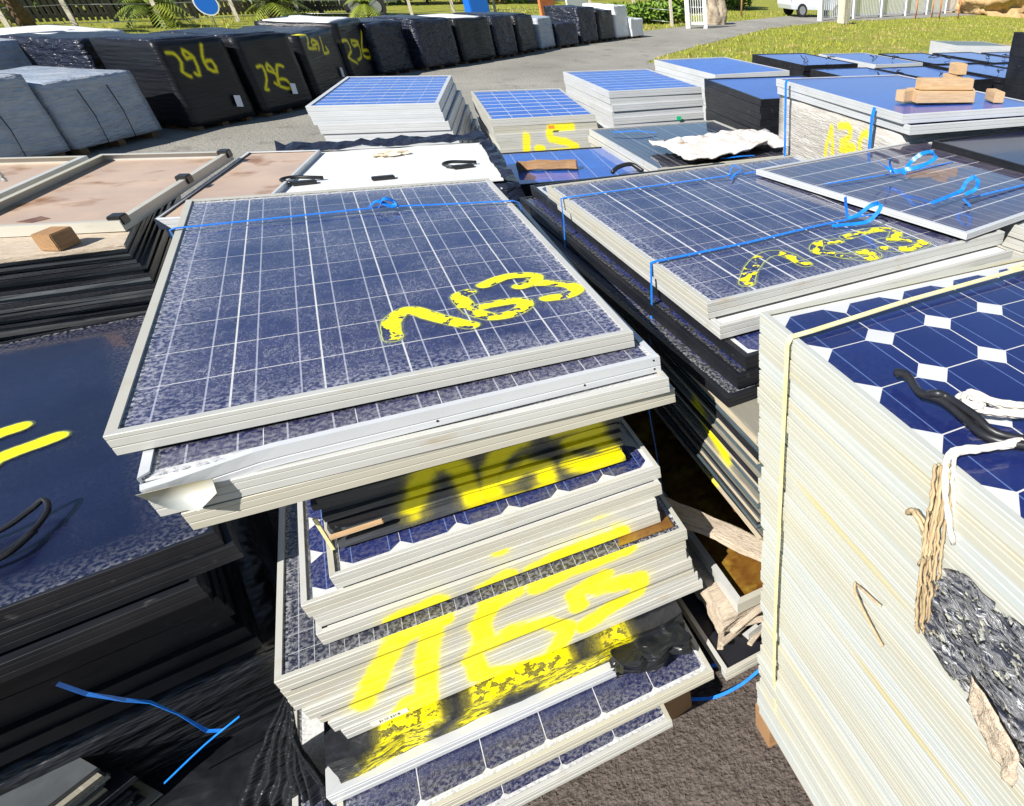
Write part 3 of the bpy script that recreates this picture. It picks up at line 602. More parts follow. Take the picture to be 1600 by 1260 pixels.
# low panels sticking out to the front
panel(T(-.13, 2.00, .362, .6), .99, 1.65, .042, 'silver panel edge just below the sprayed black film, middle stack', GA, frame='aluminium_clean', lip=.03)
panel(T(-.125, 1.87, .318, 1.0), .995, 1.66, .042, 'scratched panel with large blue cells sticking out low at the front', GA, glass='glass_worn', cells=(6, 10, .159, .159, .156, .010, 'cell_plain', lambda i, j: j < 2), lip=.014)
panel(T(-.275, 1.835, .215, 1.2), .97, 1.65, .042, 'lowest visible panel with blue cells near the ground, middle stack', GA, glass='glass_worn', cells=(6, 10, .159, .159, .156, .010, 'cell_plain', lambda i, j: j < 2), lip=.014)
panel(T(-.27, 1.93, .172, .4), .97, 1.65, .042, 'plain silver panel resting on the pallet of the middle stack', GA)
pallet(T(-.22, 1.98, .0), 1.05, 1.5, 'wooden pallet under the uneven middle stack', mat='wood')
tag(ob('wood_block', bevbox('wood_block', 'wood', -.05, .05, -.045, .045, 0, .15, .004, .004, 3), None, T(.285, 1.21, .0, 10)), 'upright brown wood block at the foot of the middle stack', 'wood block')

# ------------------------------------------------------------------ stack B: the tall pale stack at the right
GBp = 'panels of the tall pale stack at right'
XB, YB = .515, .972
panel(T(XB + .50, YB - .83, 1.51, 0), 1.0, 1.66, .040, 'clean panel with deep blue eight-sided cells on top of the tall pale stack', GBp, frame='aluminium_yellowed', glass='glass_clean', cells=(7, 11, .1375, .1460, .1342, .031, 'cell_mono', None, 1.063), lip=.012)
rb = random.Random(21)
for i in range(34):
    dx = rb.choice((-.006, -.003, -.002, 0, 0, .002, .003)) + rb.uniform(-.001, .001) + (-.012 if i > 25 else 0)
    panel(T(XB + .50 + dx, YB - .83 + rb.uniform(-.012, .012), 1.51 - (i + 1) * .0402, rb.uniform(-.12, .12)), 1.0, 1.66, .0374, 'pale yellow-stained panel, %s in the tall right-hand stack' % nth(i + 1), GBp, frame='aluminium_yellowed')
pallet(T(XB + .5, YB - .80, .0, 90), 1.66, 1.02, 'orange-brown wooden pallet under the tall pale stack', mat='wood')
# cream strap over the top and down the side
tag(ob('packing_strap', ribbon([(1.55, .915, 1.556), (1.1, .893, 1.560), (.8, .875, 1.5585), (.56, .853, 1.5545), (.514, .852, 1.553), (.507, .853, 1.54), (.503, .858, 1.2), (.499, .865, .8), (.500, .868, .5), (.508, .868, .28), (.512, .868, .20)], .013, 'strap_cream', (.06, 1, 0), 'packing_strap')), 'cream packing strap over the top edge and down the tall pale stack', 'strap')
tag(ob('packing_strap', ribbon([(1.5, .965, 1.5565), (1.25, .935, 1.5575), (1.1, .900, 1.5620)], .012, 'strap_cream', (.06, 1, 0), 'packing_strap')), 'loose second cream strap end on the tall pale stack', 'strap')
# white rope and black cable on top
def rope(name, pts, r, mat, label, cat, strands=1, seed=1, sp=.006):
    root_pts = spline(pts, 6); rr = random.Random(seed)
    if strands == 1: return tag(ob(name, tube(root_pts, r, mat, name)), label, cat)
    e = empty(name, T(0, 0, 0), label, cat)
    for k in range(strands):
        o = Vector((rr.uniform(-sp, sp), rr.uniform(-sp, sp), rr.uniform(0, sp)))
        ob('strand', tube([p + o + Vector((rr.uniform(-1, 1), rr.uniform(-1, 1), rr.uniform(0, 1))) * .0015 for p in root_pts], r, mat, 'strand', 6), e)
    return e
rope('white_rope', [(.516, .395, 1.44), (.507, .415, 1.50), (.509, .43, 1.54), (.53, .445, 1.558), (.58, .43, 1.559), (.66, .415, 1.558), (.78, .40, 1.559)], .0032, 'rope_white', 'frayed white rope draped over the near edge of the tall pale stack', 'rope', 4, 3, .007)
rope('white_rope', [(.80, .43, 1.559), (.70, .46, 1.560), (.655, .485, 1.561), (.625, .51, 1.563), (.612, .535, 1.562), (.632, .545, 1.564), (.645, .52, 1.566), (.628, .505, 1.568), (.615, .525, 1.570), (.638, .535, 1.572), (.66, .505, 1.566), (.70, .48, 1.562)], .0032, 'rope_white', 'looped white rope knot lying on the blue cells of the tall stack', 'rope', 3, 5, .006)
rope('black_cable', [(.592, .655, 1.562), (.598, .635, 1.566), (.594, .61, 1.560), (.588, .585, 1.562), (.598, .55, 1.566), (.60, .50, 1.562), (.604, .44, 1.561), (.70, .36, 1.561)], .007, 'cable_black', 'thick black cable lying on the blue cells of the tall stack', 'cable')
rope('black_cable', [(.588, .585, 1.558), (.592, .56, 1.575), (.604, .545, 1.572), (.603, .49, 1.575), (.615, .44, 1.566), (.72, .37, 1.560)], .006, 'cable_black', 'thinner black cable beside the thick one on the tall stack', 'cable')
# torn film, cloth and ropes on its left face
def rag(name, mat, outline, x, amp, label, cat, seed, nseg=16):
    """sheet clinging to the left face: outline as (y,z) top and bottom rows"""
    top, bot = outline; v = []; f = []
    tp = spline([(0, a, b) for a, b in top], 6); bt = spline([(0, a, b) for a, b in bot], 6); m = min(len(tp), len(bt))
    for j in range(nseg + 1):
        for i in range(m):
            p = tp[i].lerp(bt[i], j / nseg); nz = mnoise.fractal(Vector((p.y * 26, p.z * 26, seed)), 1.0, 2.0, 4)
            e = 1.0 if 0 < j < nseg and 0 < i < m - 1 else .3
            v.append((x - .006 - abs(nz) * amp * e, p.y + nz * amp * .4, p.z + mnoise.noise(Vector((p.y * 30, p.z * 30, seed + 4))) * amp * .5))
    for j in range(nseg):
        for i in range(m - 1): f.append((j * m + i, j * m + i + 1, (j + 1) * m + i + 1, (j + 1) * m + i))
    o = tag(ob(name, mesh(name, v, f, mat, True)), label, cat); s = o.modifiers.new('thick', 'SOLIDIFY'); s.thickness = .0008; return o
rag('torn_film', 'torn_plastic', ([(.405, 1.39), (.36, 1.415), (.30, 1.42), (.22, 1.43), (.10, 1.42)], [(.405, 1.24), (.33, 1.215), (.27, 1.215), (.18, 1.20), (.06, 1.18)]), XB - .002, .014, 'torn dark film stuck to the left face of the tall pale stack', 'torn film', 3)
rag('torn_cloth', 'wood_weathered', ([(.285, 1.29), (.25, 1.285), (.21, 1.26), (.17, 1.24)], [(.275, 1.235), (.24, 1.21), (.20, 1.19), (.16, 1.18)]), XB - .022, .014, 'beige torn scrap hanging below the dark film on the tall stack', 'cloth scrap', 8)
rope('tan_rope', [(.508, .445, 1.545), (.500, .43, 1.50), (.496, .425, 1.45), (.494, .415, 1.40), (.494, .41, 1.34), (.500, .405, 1.27), (.505, .40, 1.24)], .0026, 'rope_tan', 'frayed tan rope hanging down the left face of the tall stack', 'rope', 8, 9, .013)
rope('tan_rope', [(.498, .47, 1.44), (.492, .455, 1.46), (.490, .435, 1.455), (.494, .42, 1.43), (.488, .41, 1.41), (.493, .42, 1.38)], .0032, 'rope_tan', 'dark tan rope knot on the left face of the tall stack', 'rope', 3, 12, .008)
rope('twig_and_shadow', [(.508, .585, 1.175), (.500, .57, 1.165), (.499, .53, 1.14), (.503, .478, 1.108)], .0028, 'rope_tan', 'thin brown twig caught on the left face of the tall stack', 'twig')
rope('twig_and_shadow', [(.507, .578, 1.176), (.503, .55, 1.188), (.506, .505, 1.192)], .0022, 'rope_tan', 'thin strip modelled as the cast shadow of the caught twig', 'twig')  # this second strip models the shadow cast by the twig

# ------------------------------------------------------------------ stack C: behind the pale stack
GC = 'panels of the strapped stack behind the tall one'
TC = T(1.256, 2.32, 1.302, 4.8)
p_ = panel(TC @ T(0, 0, -.046), 1.31, 1.40, .046, 'large dusty panel with worn yellow 163 and blue straps', GC, glass='glass_dusty_c', cells=(8, 9, .157, .1530, .1490, 0, 'cell_poly', None), lip=.016)
paint_marks(p_, TC @ T(0, 0, -.046), ST['C1'], .024, .0421, 'paint_worn')
panel(T(1.265, 2.27, 1.212, 4.2), 1.29, 1.42, .042, 'silver panel right under the large dusty 163 panel', GC, lip=.014)
for i, (x, y, z, yw, lab) in enumerate(((1.15, 2.42, 1.166, 4.2, 'uppermost black framed panel under the strapped 163 stack'), (1.10, 2.41, 1.122, 5.0, 'middle black framed panel under the strapped 163 stack'), (1.055, 2.39, 1.088, 5.6, 'lowest black framed panel jutting out left of the strapped 163 stack'))):
    panel(T(x, y, z, yw), 1.06 if i < 2 else 1.08, 1.98, .042 if i < 2 else .032, lab, GC, frame='frame_black', back='backsheet_white' if i == 0 else 'backsheet_black', glass='glass_medium' if i < 2 else 'glass_worn', cells=(6, 12, .165, .16, .158, .02, 'cell_mono' if i < 2 else 'cell_poly', lambda a, b: a == 0), lip=.016)
laminates('below the strapped 163 stack', 'rough-ended grey-green panel sheet', 'panel sheets below the strapped stack', T(1.12, 2.02, 1.086, 1.5), 38, 1.03, 1.66, .0078, ('laminate_green', 'laminate_dark', 'laminate_cream', 'laminate_dark', 'laminate_teal', 'laminate_green', 'laminate_dark'), seed=8, jx=.006, jy=.035, jyaw=.15, gap=.0028)
tag(ob('weathered_plank', bevbox('weathered_plank', 'wood_weathered', -.21, .21, -.04, .04, -.012, .012, .004, .012, 6, 8), None, T(.545, 1.345, .645, -55, 0, 6)), 'splintered weathered plank above the brown water tray', 'plank')
tr = panel(T(1.0, 1.965, .46, 2.0), 1.02, 1.62, .045, 'upturned panel frame holding brown water between the stacks', GC, back='backsheet_black', tray=True)
ob('water', quad_mesh(.985, 1.585, 'water_brown', 'water'), tr, T(0, 0, .017))
crumple('broken_board', 'wood_weathered', .475, 1.4, 1.165, 1.9, .335, .452, .022, 12, 9, 14, 'splintered fibrous board pile under the brown water tray', 'broken board')
for k, (x, y, z, yw, ry) in enumerate(((.50, 1.12, .40, 25, 10), (.55, 1.125, .43, 12, -8), (.585, 1.11, .36, 30, 4), (.47, 1.16, .36, 60, 14), (.60, 1.12, .405, -10, 0))):
    tag(ob('wood_splinter', bevbox('wood_splinter', 'wood_weathered', -.07, .07, -.010, .010, -.005, .005, .002, .006, k, 3), None, T(x, y, z, yw, 0, ry)), ['longest splinter leaning on the broken board', 'splinter just below the water tray rim', 'low splinter at the broken board by the tall stack', 'splinter at the left end of the broken board', 'splinter tucked beside the tall pale stack'][k], 'splinter')
tag(ob('metal_bracket', mesh('metal_bracket', boxv(-.03, .03, -.001, .001, -.015, .015) + boxv(-.03, .03, 0, .03, -.017, -.015), BOXF + [tuple(i + 8 for i in q) for q in BOXF], 'aluminium'), None, T(.56, 1.10, .385, 15)), 'small bent metal bracket among the splinters', 'bracket')
panel(T(.93, 1.90, .283, 3.0), 1.10, 1.66, .042, 'flat silver panel under the splintered board near the ground', GC, back='backsheet_black')
panel(T(1.10, 2.05, .170, 3.0), 1.0, 1.6, .042, 'lowest silver panel behind the blue strap near the ground', GC, back='backsheet_black')
panel(T(1.12, 2.07, .226, 2.0), 1.0, 1.6, .042, 'dark-backed silver panel second from the ground behind the blue strap', GC, back='backsheet_black')
pallet(T(1.15, 2.0, 0), 1.0, 1.5, 'wooden pallet under the strapped 163 stack')
GS = 'blue packing straps'
def strap(pts, label, wid=.012, side=(0, 1, 0), m=1):
    return tag(ob('blue_strap', ribbon(spline(pts, m) if m > 1 else pts, wid, 'strap_blue', side, 'blue_strap')), label, 'strap', GS)
# straps on A
strap([(-.645, 2.685, 1.20), (-.641, 2.685, 1.352), (-.625, 2.686, 1.3555), (-.3, 2.715, 1.3475), (-.06, 2.74, 1.342), (.15, 2.715, 1.335), (.365, 2.685, 1.331), (.385, 2.683, 1.322), (.388, 2.683, 1.17)], 'tight blue strap across the dusty 163 panel in the middle')
strap([(-.075, 2.73, 1.343), (-.05, 2.735, 1.368), (-.02, 2.75, 1.352), (-.035, 2.72, 1.345), (-.07, 2.74, 1.362), (-.10, 2.73, 1.35)], 'small folded blue strap knot on the dusty middle panel', .018, (.3, 1, .2), 5)
strap([(.46, 1.62, 1.10), (.462, 1.60, .85), (.463, 1.58, .55)], 'dark blue strap hanging in the gap right of the middle stack', .010, (0, 1, 0))
# straps on C
strap([(.592, 1.945, .98), (.615, 1.935, 1.16), (.628, 1.930, 1.304), (.642, 1.931, 1.3065), (1.0, 1.968, 1.3065), (1.3, 2.02, 1.307), (1.55, 2.05, 1.3075), (1.9, 2.06, 1.308)], 'near blue strap across the strapped 163 panel and down its side', .014)
strap([(.60, 1.962, 1.02), (.622, 1.94, 1.20), (.629, 1.932, 1.300)], 'second end of the near blue strap hanging down the side', .006)
strap([(.52, 2.72, 1.08), (.545, 2.735, 1.22), (.552, 2.74, 1.304), (.566, 2.741, 1.3065), (1.0, 2.78, 1.306), (1.36, 2.81, 1.307), (1.66, 2.83, 1.308)], 'far blue strap across the strapped 163 panel')
strap([(1.463, 2.025, 1.315), (1.506, 2.013, 1.33), (1.546, 1.999, 1.36), (1.554, 1.954, 1.38), (1.539, 1.928, 1.37), (1.515, 1.928, 1.345), (1.484, 1.947, 1.32), (1.363, 1.985, 1.312)], 'looped blue strap bow on the near strap of the 163 panel', .016, (-.3, 1, .3), 6)
strap([(1.472, 2.038, 1.315), (1.465, 2.045, 1.35), (1.458, 2.046, 1.39)], 'upright blue strap end beside the looped bow', .014, (1, .2, 0), 4)
strap([(1.33, 2.80, 1.310), (1.36, 2.82, 1.345), (1.39, 2.80, 1.33), (1.36, 2.80, 1.312), (1.31, 2.74, 1.309)], 'small blue knot on the far strap of the 163 panel', .010, (.3, 1, .1), 5)

# ------------------------------------------------------------------ stack D: reflecting panel at the right with blue bows
GD = 'panels of the shiny stack with blue bows'
TD = T(2.22, 2.365, 1.326, 13.4, -.3, .4)
panel(TD @ T(0, 0, -.022), 1.28, 1.17, .022, 'shiny panel with two blue strap bows and pale left rail', GD, frame='aluminium_clean', glass='glass_d', cells=(8, 7, .154, .160, .1515, 0, 'cell_poly', None), lip=.02)
stack('in the shiny stack with blue bows', 'silver panel', GD, T(2.30, 2.26, 1.296, 9), 6, .60, 1.12, .046, start=1, dx=.01, dy=.03, seed=5, frame='aluminium', glass='glass_medium')
tag(ob('wrapped_load', film_box('wrapped_load', 'film_black', .56, 1.05, 1.012, .010, 7, 3), None, T(2.06, 1.70, 0.0, 9)), 'black wrapped load below the shiny stack with blue bows', 'wrapped load')
zD = 1.331
strap([(1.62, 2.43, zD), (1.86, 2.45, zD), (2.15, 2.49, zD - .004), (2.5, 2.58, zD - .012)], 'thin dark blue strap across the shiny panel, far side', .010)
strap([(1.902, 2.436, 1.40), (1.951, 2.433, 1.37), (1.979, 2.394, 1.36), (2.002, 2.352, 1.375), (2.04, 2.328, 1.385), (2.10, 2.322, 1.40), (2.143, 2.325, 1.42), (2.14, 2.357, 1.435), (2.088, 2.361, 1.43), (2.052, 2.379, 1.40), (2.01, 2.362, 1.375), (1.983, 2.343, 1.358)], 'large blue strap bow on the far part of the shiny panel', .018, (-.3, .8, .5), 6)
strap([(1.95, 2.382, 1.365), (1.93, 2.387, 1.40), (1.928, 2.379, 1.42)], 'short raised end of the large blue bow', .018, (1, .5, .1), 4)
strap([(1.801, 1.937, 1.358), (1.919, 1.975, 1.36), (2.013, 1.997, 1.37), (2.034, 1.998, 1.40), (2.061, 1.986, 1.42), (2.057, 1.956, 1.41), (2.054, 1.959, 1.38), (2.009, 1.968, 1.362)], 'upright blue strap loop on the near part of the shiny panel', .018, (-.3, 1, .3), 6)
strap([(2.02, 1.98, zD + .006), (2.25, 2.03, zD + .002), (2.5, 2.08, zD - .004)], 'blue strap running right from the upright loop', .016)
strap([(2.01, 1.97, zD + .008), (1.99, 1.92, zD + .01), (1.97, 1.89, zD + .008)], 'short blue strap tail below the upright loop', .012, (1, 0, 0))

# ------------------------------------------------------------------ stack E: dark panels at the left edge
GE = 'dark panels at the left edge'
TE = T(-1.345, 2.265, .955, 12)
p_ = panel(TE @ T(.02, 0, -.045), 1.10, 1.56, .045, 'dark blue glossy panel with yellow strokes at the left edge', GE, frame='frame_black', back='backsheet_navy', glass='glass_e', lip=.010)
paint_marks(p_, TE @ T(.02, 0, -.045), ST['E'], .026, .0411, 'paint_yellow')
panel(TE @ T(.03, -.015, -.092, .5), 1.10, 1.56, .045, 'black framed panel right below the glossy one at the left edge', GE, frame='frame_black', back='backsheet_black')
panel(TE @ T(-.06, -.05, -.139, .8), 1.08, 1.56, .045, 'third black framed panel with a worn rim at the left edge', GE, frame='frame_black', back='backsheet_black')
laminates('under the glossy left-edge panels', 'dark panel sheet in shade', 'dark sheets under the left-edge panels', T(-1.42, 2.38, .812, 12), 9, 1.02, 1.5, .04, 'frame_black', seed=3, jx=.02, jy=.03)
laminates('at the lower left corner', 'pale-edged striped sheet', 'striped sheets at the lower left corner', T(-1.70, 1.58, .36, 38), 22, .9, .7, .0125, ('laminate_edge', 'laminate_dark', 'laminate_green', 'laminate_dark'), seed=13, jx=.03, jy=.02)
tag(ob('wrapped_load', film_box('wrapped_load', 'film_black', 1.22, 1.5, .43, .02, 9, 55), None, T(-1.88, 1.50, 0, 12)), 'added black wrapped base standing for deep shade under the left-edge panels', 'wrapped load')  # added black load fills the gap where deep shade lies
crumple('gap_shade_heap', 'film_black', -1.25, -.66, 1.15, 1.75, 0, .16, .05, 6, 31, 12, 'added black heap standing for the shade in the gap at left')  # added black heap darkens the ground in place of the shade there
rope('black_cable', [(-1.25, 1.80, .965), (-1.10, 1.74, .962), (-1.02, 1.74, .963), (-.975, 1.79, .968), (-.955, 1.86, .975), (-.965, 1.90, .985), (-.99, 1.88, .975), (-1.05, 1.83, .965), (-1.2, 1.79, .962)], .006, 'cable_black', 'looped black cable lying on the glossy left-edge panel', 'cable')
rope('black_cable', [(-1.22, 1.74, .965), (-1.08, 1.70, .962), (-1.0, 1.72, .970), (-.97, 1.80, .965)], .006, 'cable_black', 'second turn of black cable on the glossy left-edge panel', 'cable')
strap([(-1.02, 1.55, .71), (-1.0, 1.55, .65), (-.96, 1.55, .59), (-.93, 1.55, .555), (-.91, 1.55, .48), (-.89, 1.54, .39), (-.865, 1.54, .37)], 'twisted blue strap hanging in the dark gap at the left', .010, [(.4, .6, .6), (.4, .7, .6), (.3, 1, .3), (0, 1, 0), (-.3, 1, .2), (.4, .6, .6), (.4, .6, .6)])
strap([(-1.06, 1.56, .23), (-.92, 1.54, .34), (-.81, 1.53, .41)], 'thin crossing blue strap in the dark gap at the left', .005, (.2, 1, .5), 3)

# ------------------------------------------------------------------ stack F: upturned frames on the left, G: white sheet beside them
GF = 'upturned panels on the left stack'
fp = panel(T(-1.135, 4.29, 1.121, -13), .57, 1.24, .040, 'upturned panel with beige back and silver rails on the left stack', GF, frame='aluminium', back='backsheet_beige', tray=True)
for x, y, sx in ((.27, .58, 1), (.27, .05, 1), (.265, -.58, 1)):
    ob('corner_clip', bevbox('corner_clip', 'plastic_black', -.024, .024, -.03, .03, -.016, .02, .004), fp, T(x, y, .034))
ob('stain', mesh('stain', [(-.14, -.45, .0092), (-.08, -.47, .0092), (-.04, -.42, .0092), (-.09, -.38, .0092)], [(0, 1, 2, 3)], 'rust_brown'), fp)
fq = panel(T(-1.74, 4.40, 1.121, -13), .57, 1.24, .040, 'second upturned panel with a handle at the left picture edge', GF, frame='aluminium', back='backsheet_beige', tray=True)
ob('handle', tube(spline([(.20, -.02, .04), (.20, -.02, .085), (.20, .03, .10), (.20, .09, .10), (.20, .12, .07), (.20, .12, .04)], 4), .009, 'steel_zinc', 'handle'), fq)
panel(T(-.625, 4.36, 1.073, -12), .36, 1.26, .045, 'silver framed panel under the upturned beige one', GF, frame='aluminium_clean', back='backsheet_beige')
panel(T(-.610, 4.37, 1.027, -12), .36, 1.26, .045, 'second silver framed panel under the upturned beige one', GF, frame='aluminium_clean')
tag(ob('wrapped_load', film_box('wrapped_load', 'film_blueblack', .36, 1.22, 1.02, .010, 7, 77), None, T(-.91, 3.84, 0.0, -12)), 'narrow dark wrapped load beside the dark sheets on the left', 'wrapped load')
tag(ob('pale_board', bevbox('pale_board', 'wood_weathered', -.62, .44, -.65, .60, 0, .016, .003, .003, 2, 6), None, T(-1.44, 4.08, 1.102, 2)), 'pale worn board topping the dark sheets on the left', 'board')
laminates('under the pale board at left', 'dark panel sheet', 'dark sheets under the pale board', T(-1.53, 4.11, 1.100, 2), 40, 1.06, 1.32, .0125, ('laminate_edge', 'laminate_dark', 'laminate_edge'), seed=17, jx=.012, jy=.014, gap=.0022)
tag(ob('wrapped_load', film_box('wrapped_load', 'film_black', 1.04, 1.2, .50, .012, 6, 8), None, T(-2.04, 3.50, 0.0, 2)), 'black wrapped base under the dark sheets on the left', 'wrapped load')
tag(ob('wood_block', bevbox('wood_block', 'wood', -.05, .05, -.035, .035, 0, .062, .003, .003, 2), None, T(-1.165, 3.50, 1.119, 62)), 'small wood block on the front edge of the left stack', 'wood block')
gp = empty('panel_back', T(.015, 4.52, 1.085, -2.5), 'white-backed panel lying face down with black connectors', 'solar panel')
ob('backsheet', bevbox('backsheet', 'backsheet_white', -.53, .53, -.50, .47, 0, .012, .002), gp)
for k, (x, y, yw) in enumerate(((-.40, -.30, 8), (-.045, -.32, 5), (.36, -.20, 12))):
    j_ = ob('junction_box', bevbox('junction_box', 'plastic_black', -.055, .055, -.018, .018, 0, .018, .004), gp, T(x, y, .012, yw))
    if k != 1: ob('connector', tube(spline([(-.05, .0, .012), (-.09, .05, .02), (-.04, .08, .022), (.03, .06, .018), (.09, .05, .012)], 4), .009, 'plastic_black', 'connector'), j_)
tag(ob('wrapped_load', film_box('wrapped_load', 'film_blueblack', 1.13, 1.10, 1.083, .018, 11, 12, 3.0), None, T(-.52, 3.99, 0, -2.5)), 'dark film wrapped load under the white-backed panel', 'wrapped load')
bm = bmesh.new(); bmesh.ops.create_grid(bm, x_segments=26, y_segments=5, size=.5)
for v_ in bm.verts:
    x = (v_.co.x) * 1.14; y = .49 + v_.co.y * .11; nz = mnoise.noise_vector(Vector((x * 9, y * 9, 2)))
    v_.co = Vector((x, y + nz[1] * .03, .022 + abs(nz[2]) * .04 + .02 * (v_.co.y + .5)))
me = bpy.data.meshes.new('film_fold'); bm.to_mesh(me); bm.free(); me.materials.append(MT['film_blueblack'])
ff = tag(ob('film_fold', me, None, T(.015, 4.52, 1.085, -2.5)), 'dark film folded over the rear edge of the white-backed panel', 'plastic film'); s_ = ff.modifiers.new('thick', 'SOLIDIFY'); s_.thickness = .004
bm = bmesh.new(); bmesh.ops.create_grid(bm, x_segments=5, y_segments=24, size=.5)
for v_ in bm.verts:
    y = v_.co.y * .98 - .01; x = .55 + v_.co.x * .07; nz = mnoise.noise_vector(Vector((x * 9, y * 9, 5)))
    v_.co = Vector((x + nz[0] * .02, y, .018 + abs(nz[2]) * .04))
me = bpy.data.meshes.new('film_fold'); bm.to_mesh(me); bm.free(); me.materials.append(MT['film_blueblack'])
ff = tag(ob('film_fold', me, None, T(.015, 4.52, 1.085, -2.5)), 'dark film folded over the right edge of the white-backed panel', 'plastic film'); s_ = ff.modifiers.new('thick', 'SOLIDIFY'); s_.thickness = .004
tag(ob('paper_scrap', lump('paper_scrap', 'sheet_beige', .10, .05, .02, .5, 2.5, 3, 4, True), None, T(.03, 4.76, 1.105, 10)), 'crumpled beige paper scrap on the white-backed panel', 'paper')

# ------------------------------------------------------------------ stacks further back
def backstack(desc, look, group, M, W, L, h, n, topcells, glass='glass_far', frame='aluminium_clean', back='backsheet_white', seed=1, spread=None, toplabel=None, lip=.02, dx=.008, dy=.012):
    panel(M @ T(0, 0, -h), W, L, h, toplabel or '%s, %s %s' % (look, nth(0), desc), group, frame=frame, back=back, glass=glass, cells=topcells, lip=lip)
    stack(desc, look, group, M @ T(0, 0, -h - .0008), n - 1, W, L, h, start=1, dx=dx, dy=dy, dyaw=.6, seed=seed, spread=spread, frame=frame, back=back)
full = None
backstack('in the stack left of the 1.5 one', 'bright silver panel', 'panels of the wide back stack', T(.207, 7.355, 1.10, -10.8, -.4, -.6), .92, 1.72, .062, 17, (6, 10, .147, .168, .144, 0, 'cell_sky_tint', full), seed=31, spread=lambda i: (.018 * (i + 1) if i < 9 else .16, -.006 * i), toplabel='blue-reflecting panel on top of the back stack left of the 1.5 stack', lip=.03)
backstack('in the stack sprayed 1.5', 'silver panel', 'panels of the stack sprayed 1.5', T(1.307, 7.044, 1.0, -3.3, 0, -.4), .86, 1.52, .055, 17, (5, 8, .165, .185, .161, 0, 'cell_sky_tint', full), seed=33, frame='aluminium_15', spread=lambda i: (.006 * (i % 3), -.01 * (i % 2)), toplabel='blue panel on top of the stack sprayed yellow 1.5', lip=.02)
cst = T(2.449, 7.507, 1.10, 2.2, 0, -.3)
backstack('in the back stack with a green sticker', 'light grey panel', 'panels of the stack with a green sticker', cst, .97, 1.42, .055, 19, (6, 8, .157, .172, .154, 0, 'cell_sky_tint', full), seed=35, toplabel='mirror-blue panel on top of the stack with a green sticker')
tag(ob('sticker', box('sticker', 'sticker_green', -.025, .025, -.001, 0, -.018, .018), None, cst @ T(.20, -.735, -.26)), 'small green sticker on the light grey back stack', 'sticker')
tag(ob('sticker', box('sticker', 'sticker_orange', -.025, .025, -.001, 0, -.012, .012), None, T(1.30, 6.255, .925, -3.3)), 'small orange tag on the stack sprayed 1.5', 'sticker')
backstack('in the back stack at the edge of the grass', 'silver panel', 'panels of the stack by the grass', T(3.931, 8.426, 1.1, 7.4, .1, -.3), 1.07, 1.45, .055, 19, (6, 8, .172, .174, .169, 0, 'cell_sky_tint', full), seed=37, toplabel='reflecting panel on top of the back stack at the edge of the grass')
backstack('in the dark back stack', 'black framed panel', 'panels of the dark back stack', T(3.43, 5.971, 1.2, -1.8, 0, -.4), 1.09, 1.25, .050, 23, None, frame='frame_black', back='backsheet_sky_tint', seed=39, toplabel='blue-shining black framed panel on top of the dark back stack', dy=.006)
def loose_cable(x, y, z, s, label, k):
    r = random.Random(k); pts = [(x + r.uniform(-1, 1) * s, y + r.uniform(-1, 1) * s, z + r.uniform(.0, .9) * s + .006) for _ in range(6)]
    return rope('black_cable', pts, .006, 'cable_black', label, 'cable')
loose_cable(3.45, 5.75, 1.2, .09, 'tangled cable on the dark back stack', 2)
# 1.30: wrapped in clear film
t130 = T(3.102, 3.812, 1.455, -3.6, -.9, -.5)
for i in range(2):
    panel(t130 @ T(.01 * i, -.03 * i, -.047 * (i + 1), .5 * i), 1.08, 1.62 if i == 0 else 1.66, .045, ['blue-reflecting thin-film panel on top of the clear-wrapped stack', 'silver panel on the clear-wrapped stack under the blue one'][i], 'panels on the clear-wrapped stack', frame='aluminium_clean', back='backsheet_sky_tint', glass='glass_far' if i == 0 else None, cells=(2, 1, .525, 1.56, .0, 0, 'cell_sky_tint', lambda a, b: False) if i == 0 else None, lip=.016)
tag(ob('wrapped_load', film_box('wrapped_load', 'film_clear', 1.05, 1.60, 1.215, .010, 12, 21, 4.0), None, T(2.53, 3.06, .146, -3.6)), 'clear-wrapped beige load sprayed yellow 130', 'wrapped load')
pallet(T(3.10, 3.81, 0, -3.6), 1.05, 1.5, 'wooden pallet under the clear-wrapped 130 load')
strap([(2.555, 4.40, .6), (2.552, 4.40, 1.0), (2.550, 4.40, 1.44), (2.56, 4.40, 1.460)], 'far vertical blue strap on the clear-wrapped load', .03)
strap([(2.505, 3.30, .6), (2.502, 3.30, 1.0), (2.498, 3.30, 1.41), (2.51, 3.30, 1.458)], 'near vertical blue strap on the clear-wrapped load', .03)
wl = [(2.93, 3.42, 0, 8, .34), (3.03, 3.30, 0, -12, .40), (3.08, 3.42, .001, -6, .42), (3.05, 3.33, .062, -14, .36), (3.30, 3.40, 0, 62, .16), (3.40, 3.24, 0, 70, .14), (3.22, 3.46, .062, 80, .12), (3.24, 3.44, .124, 78, .11)]
for k, (x, y, dz, yw, ln) in enumerate(wl):
    tag(ob('timber_offcut', bevbox('timber_offcut', 'wood_pale', -ln / 2, ln / 2, -.035, .035, 0, .06, .004, .003, k), None, T(x, y, 1.462 + dz, yw, 0, 0)), ['thin timber end at the left of the timber pile', 'front long timber in the pile on the clear-wrapped stack', 'rear long timber in the pile on the clear-wrapped stack', 'upper long timber in the pile on the clear-wrapped stack', 'squared timber end right of the long timbers', 'rightmost timber block of the pile', 'lower short block in the little timber tower', 'uppermost short block in the little timber tower'][k], 'timber', 'timber pile on the clear-wrapped stack')
